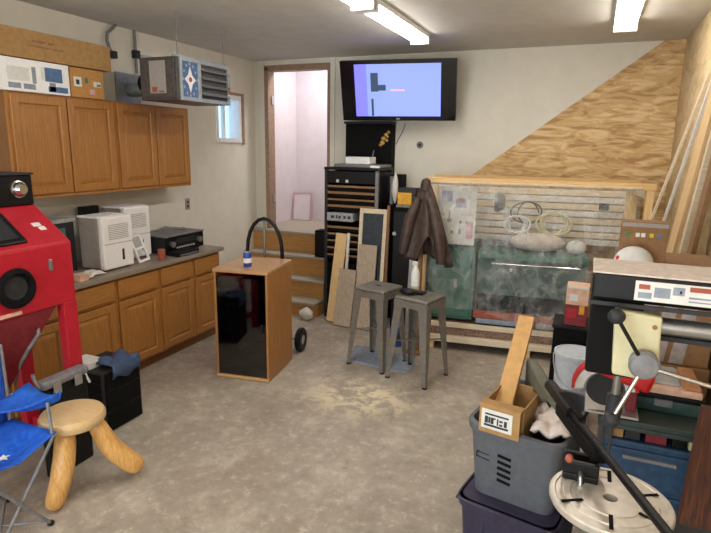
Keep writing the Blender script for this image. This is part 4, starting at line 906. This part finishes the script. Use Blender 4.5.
# ---------------------------------------------------------------- totes
def tote(name, c_, z0, h, wx, wy, rz_, mat, label, handle=True):
    t = thing(name, label, 'tote', (c_[0], c_[1], z0), rz_)
    def rr(wx, wy, r, z, n=5):
        P_ = []
        for sx, sy_, a0 in ((1, 1, 0), (-1, 1, PI/2), (-1, -1, PI), (1, -1, 3*PI/2)):
            for k in range(n+1):
                a = a0 + PI/2*k/n; P_.append((sx*(wx/2-r)+r*math.cos(a), sy_*(wy/2-r)+r*math.sin(a), z))
        return P_
    hx_ = h; tp = .86
    m = MB(); m.rings([rr(wx*tp, wy*tp, .05, .0), rr(wx*.98, wy*.98, .06, hx_-.02), rr(wx*.955, wy*.955, .055, hx_-.02), rr(wx*tp-.015, wy*tp-.015, .045, .012)])
    m.build('body', mat, t, smooth=True, local=True)
    m = MB(); m.rings([rr(wx*.975, wy*.975, .06, hx_-.035), rr(wx*1.03, wy*1.03, .07, hx_-.035), rr(wx*1.04, wy*1.04, .07, hx_-.004), rr(wx*1.02, wy*1.02, .068, hx_), rr(wx*.955, wy*.955, .056, hx_)]+[rr(wx*.955, wy*.955, .056, hx_-.035)], cap=False)
    m.build('rim', mat, t, smooth=True, local=True)
    return t, wx, wy, hx_
RT = math.radians(-11)
tb_, *_ = tote('purple_tote', (3.815, 2.40), 0, .43, .42, .59, RT, 'totepurple', 'dark purple plastic tote on the floor, under the grey tote')
MB().box(-.212, .212, -.297, .297, .4205, .430).build('lid', 'totepurple', tb_, .004, local=True)
for k in (-1, 1): MB().box(k*.09-.008, k*.09+.008, -.285, -.262, .25, .385).build('rib', 'totepurple', tb_, .003, local=True)
tg, wx, wy, hh = tote('grey_tote', (3.82, 2.43), .4305, .345, .40, .56, RT, 'totegrey', 'grey plastic tote stacked on the purple tote, full of odds and ends')
m = MB()
for k in range(5):
    z = .215-k*.03; m.obox((-.03, -(.2408+.1034*z)-.001, z), (.058, .008, .011), (.06, .12, 0))
m.build('vent_mark', 'blackm', tg, local=True)
m = MB(); m.obox((-.125, -.262, .205), (.055, .004, .004), (.06, .1, 0)); m.obox((-.125, -.260, .18), (.06, .004, .004), (.06, .1, 0)); m.obox((-.152, -.261, .193), (.004, .004, .02), (.06, .1, 0)); m.build('scribble', 'dgrey', tg, local=True)
# carton in the tote
t = thing('open_carton', 'open cardboard carton with a black and white label sitting in the grey tote', 'box', (3.745, 2.325, .56), RT)
x_, y_, z_ = .085, .125, .31
m = MB(); m.box(-x_, -x_+.006, -y_, y_, 0, z_).box(x_-.006, x_, -y_, y_, 0, z_-.0).box(-x_+.006, x_-.006, -y_, -y_+.006, 0, z_-.02).box(-x_+.006, x_-.006, y_-.006, y_, 0, z_).box(-x_+.006, x_-.006, -y_+.006, y_-.006, 0, .006)
m.build('carton', 'card', t, local=True)
fl = MB().box(-x_, x_, -y_-.055, -y_-.05, z_-.115, z_+.01).box(-x_, x_, -y_-.05, -y_, z_+.0, z_+.01).build('flap', 'card', t, local=True)
y_ += .055
m = MB(); m.mi = 0; m.box(-.075, .055, -y_-.002, -y_, z_-.095, z_-.01); m.mi = 1
z_ += .02
m.box(-.060, .04, -y_-.0035, -y_-.002, z_-.053, z_-.046).box(-.062, .04, -y_-.0035, -y_-.002, z_-.103, z_-.094)
for k, (a, w_, b, hh_) in enumerate(((-.060, .014, -.09, .03), (-.044, .008, -.088, .026), (-.034, .012, -.09, .022), (-.034, .02, -.068, .006), (-.008, .006, -.09, .028), (.002, .014, -.09, .008), (.002, .014, -.074, .008), (.022, .012, -.09, .026))): m.box(a, a+w_, -y_-.0035, -y_-.002, z_+b, z_+b+hh_)
m.build('label', ['paper', 'navy'], fl, local=True)
lean('cardboard_strip', 'long narrow tan carton sticking up out of the open carton in the grey tote', 'box', (3.698, 2.25, .76), (3.728, 2.80, 1.075), .075, .04, 'cardl')
def clothf(u, v): 
    return (3.84+.13*u+.015*math.sin(v*5), 2.19+.22*v, .78+.05*math.sin(PI*u)*math.sin(PI*v)+.015*math.sin(u*9+v*5)+.01*math.sin(v*17))
tag(MB().grid(clothf, 16, 20).build('cloth', 'cloth', smooth=True, solid=.03), 'crumpled dusty white cloth lying in the grey tote', 'cloth')
t = tag(MB().obox((3.915, 2.44, .60), (.12, .28, .30), (0, 0, RT)).build('packed_bag', 'dgrey', bevel=.03), 'dark bag packed inside the grey tote under the white cloth', 'bag')

# ---------------------------------------------------------------- tool cart behind the drill press
t = thing('tool_cart', 'blue tool cart with a dark green tray top behind the drill press', 'cart', (4.3, 2.7, 0))
MB().box(4.12, 4.50, 2.44, 2.92, .06, .70).build('body', 'cartblue', t, .01)
MB().box(4.09, 4.53, 2.40, 2.96, .765, .785).box(4.09, 4.53, 2.40, 2.41, .785, .81).box(4.09, 4.53, 2.95, 2.96, .785, .81).box(4.09, 4.10, 2.41, 2.95, .785, .81).box(4.52, 4.53, 2.41, 2.95, .785, .81).build('tray', 'traygreen', t, .004)
for z in (.12, .31, .50): 
    o = MB().box(4.13, 4.48, 2.428, 2.44, z, z+.17).build('drawer', 'cartblue', t, .005); MB().box(4.2, 4.4, 2.415, 2.428, z+.13, z+.145).build('handle', 'grey', o)
for a in (4.12, 4.475):
    for b in (2.42, 2.91): MB().box(a, a+.025, b, b+.025, .70, .765).build('tray_post', 'traygreen', t)
for a in (4.16, 4.46):
    for b in (2.5, 2.86): MB().cyl((a-.015, b, .03), (a+.015, b, .03), .03, n=16).build('caster', 'black', t, smooth=True)
for k, (a, w_, mt, lab) in enumerate(((4.15, .045, 'card', 'small cardboard carton on the blue cart shelf beside the saw end'), (4.20, .06, 'dgrey', 'small dark grey carton between cardboard and dark red ones on the cart shelf'), (4.28, .08, 'dred', 'small dark red carton on the middle of the blue cart shelf'), (4.38, .05, 'black', 'small black carton between dark red and cream ones on the cart shelf'), (4.44, .045, 'cream', 'small cream carton at the end of the blue cart shelf'))):
    tag(MB().box(a, a+w_, 2.46, 2.53, .7005, .75).build('small_carton', mt, bevel=.003), lab, 'box', 'small cartons on the cart shelf')
t = thing('power_tool_case', 'black tool case on the green tray under the shallow box with painted warm reflection', 'case', (4.38, 2.6, .785))
MB().box(4.20, 4.50, 2.60, 2.88, .7855, .845).build('base', 'dgreen', t, .006); MB().box(4.195, 4.505, 2.595, 2.885, .845, .87).build('lid', 'black', t, .006); MB().box(4.31, 4.38, 2.585, 2.595, .82, .85).build('latch', 'grey', t)
t = thing('warm_lit_tray', 'shallow box standing in for a metal topped tool, warm reflection painted on, on the black case', 'box', (4.36, 2.58, .871))
MB().box(4.20, 4.49, 2.60, 2.88, .8705, .90).build('base', 'peach', t, .004); MB().box(4.22, 4.41, 2.64, 2.86, .90, .912).build('inset', 'lgrey', t, .004); MB().box(4.42, 4.485, 2.61, 2.87, .90, .915).build('end_flap', 'warm_reflection', t, .004)  # orange and peach tones paint the warm light reflected by a tool's metal top
tag(MB().box(4.495, 4.515, 2.42, 2.44, .785, .83).build('wood_block', 'cardl', bevel=.002), 'small wooden block at the corner of the green tray', 'block')
# red saw
t = thing('circular_saw', 'red circular saw with a white blade guard on the green tray', 'saw', (4.12, 2.5, .8105))
sc = Vector((4.095, 2.30, .90))
t.location = (4.12, 2.42, .811); OFF[t.name] = Vector((4.12, 2.42, .811))
MB().box(4.03, 4.24, 2.41, 2.60, .811, .822).build('base_plate', 'steel', t, .002)
def arc(r0, r1, y, c_=(4.10, .915)): return [(c_[0]+r1*math.cos(a), y, c_[1]+r1*math.sin(a)) for a in [PI*k/18+.1 for k in range(19)]]+[(c_[0]+r0*math.cos(a), y, c_[1]+r0*math.sin(a)) for a in [PI*k/18+.1 for k in range(18, -1, -1)]]
m = MB(); m.rings([arc(.08, .118, 2.43), arc(.08, .118, 2.475)]); m.build('blade_guard', 'paper', t, .003)
m = MB(); m.rings([arc(.119, .132, 2.425), arc(.119, .132, 2.48)]); m.build('guard_rim', 'redp', t, .002)
MB().lathe((4.10, 2.452, .91), [(.001, -.001), (.072, -.001), (.072, .001), (.001, .001)], (0, 1, 0), 32).build('blade', 'dgrey', t)
MB().lathe((4.17, 2.48, .93), [(.03, 0), (.048, .01), (.05, .08), (.04, .10)], (0, 1, 0), 20).build('motor', 'grey', t, smooth=True)
m = MB(); m.bar((4.07, 2.425, 1.035), (4.275, 2.425, .975), .05, .085); m.build('handle', 'redp', t, .018)
MB().box(4.19, 4.23, 2.47, 2.52, .822, 1.0).build('bracket', 'dred', t, .004)
tag(MB().tube([(4.09, 2.41, 1.09), (4.06, 2.405, 1.12), (4.03, 2.41, 1.09), (4.02, 2.41, 1.04)], [.012, .016, .014, .01], 10).build('plastic_tag', 'paper', smooth=True), 'white tag tied on the red saw handle', 'tag')

# cartons behind the cart
G3 = 'stacked cartons beside the plywood wall'
tag(MB().box(4.14, 4.58, 3.02, 3.45, 0, .42).build('stacked_carton', 'cardd', bevel=.006), 'brown carton beside the plywood wall, bottom of its stack of three', 'box', G3)
tag(MB().box(4.16, 4.59, 3.03, 3.45, .4205, .86).build('stacked_carton', 'cardd', bevel=.006), 'brown carton beside the plywood wall, middle of its stack of three', 'box', G3)
t = thing('striped_carton', 'pale striped carton, topmost of the stack behind the drill press', 'box', (4.36, 3.2, .8605)); t['group'] = G3
MB().box(4.14, 4.58, 3.04, 3.45, .861, 1.365).build('carton', 'cardd', t, .006)
m = MB()
for k in range(4):
    a = 4.15+k*.085; m.prism([(a, 3.0395, .87), (a+.062, 3.0395, .87), (a+.085 if k == 4 else a+.10, 3.0395, 1.20), (a+.04, 3.0395, 1.20)], (0, -.002, 0))
m.build('stripe', 'striped', t)
MB().box(4.20, 4.5, 3.0375, 3.0395, 1.22, 1.27).build('label', 'brick', t)
t = thing('game_box', 'brown box with small coloured dots standing on the striped carton', 'box', (4.23, 3.15, 1.366))
MB().box(4.125, 4.335, 3.08, 3.2, 1.366, 1.565).build('carton', 'cardd', t, .004)
m = MB()
for k, x in enumerate((4.155, 4.20, 4.225, 4.262, 4.295)): m.mi = k % 5; m.box(x-.009, x+.009, 3.078, 3.08, 1.49, 1.51)
m.mi = 5; m.box(4.127, 4.333, 3.0785, 3.08, 1.54, 1.56)
m.build('coloured_dot', ['greenl', 'paper', 'paper', 'yellowl', 'skyb', 'greyplastic'], t)
t = thing('cap', 'white cap with a red front lying before the dotted box', 'cap', (4.19, 2.98, 1.366))
m = MB(); c0 = (4.18, 3.05, 1.366)
R_ = []
for k in range(8):
    a = PI/2*k/7; R_.append([(4.19+.09*math.cos(a)*math.cos(q), 3.0+.062*math.cos(a)*math.sin(q)+.01, 1.367+.085*math.sin(a)) for q in [2*PI*j/24 for j in range(24)]])
MB().rings(R_).build('crown', 'paper', t, smooth=True)
MB().box(4.11, 4.15, 2.975, 3.02, 1.367, 1.405).build('badge', 'redp', t, .01)
m = MB(); m.rings([[(4.20+.08*math.cos(q)*f, 2.985+.05*math.sin(q)*f, z) for q in [PI+PI*j/12 for j in range(13)]] for f, z in ((1, 1.3665), (1, 1.372))]); m.build('brim', 'dgrey', t)

# bin, bucket and red container
t = thing('black_bin', 'tall black bin behind the grey tote, carrying the red container', 'bin', (3.96, 4.35, 0))
MB().prism([(3.80, 4.22, 0), (4.10, 4.22, 0), (4.10, 4.50, 0), (3.80, 4.50, 0)], (0, 0, .63)).build('body', 'blackm', t, .02); MB().box(3.79, 4.11, 4.21, 4.51, .61, .64).build('lid', 'black', t, .006)
t = thing('red_container', 'dark red box with a white and peach top label standing on the black bin', 'box', (3.95, 4.3, .6405))
MB().box(3.868, 4.022, 4.22, 4.36, .641, .80).build('lower_body', 'dred', t, .004); MB().box(3.868, 4.022, 4.22, 4.36, .80, .945).build('upper_body', 'peach', t, .004)
m = MB(); m.mi = 0; m.box(3.965, 4.0, 4.217, 4.22, .735, .80); m.mi = 1; m.box(3.875, 4.015, 4.217, 4.22, .925, .942); m.box(3.89, 3.95, 4.217, 4.22, .83, .88); m.mi = 2; m.box(3.88, 3.95, 4.217, 4.22, .70, .77); m.build('label', ['yellow', 'paper', 'red'], t)
t = thing('bucket', 'white plastic bucket behind the grey tote and below the red container', 'bucket', (3.98, 3.95, 0))
MB().lathe((3.98, 3.98, 0), [(.12, 0), (.125, .01), (.142, .50), (.15, .505), (.15, .53), (.135, .533), (.13, .526), (.001, .526)], n=32).build('body', 'bluewhite', t, smooth=True)
MB().tube([(3.98+.152*math.cos(q), 3.98-.15*abs(math.sin(q))*.98, .50-.20*math.sin(q)) for q in [PI*k/12 for k in range(13)]], .004, 8).build('handle', 'steel', t, smooth=True)
# rough timber at the right edge
lean('rough_timber', 'rough reddish brown timber standing between the drill press and blue cart', 'timber', (4.44, 2.12, .01), (4.49, 2.16, 1.02), .17, .06, 'rust')
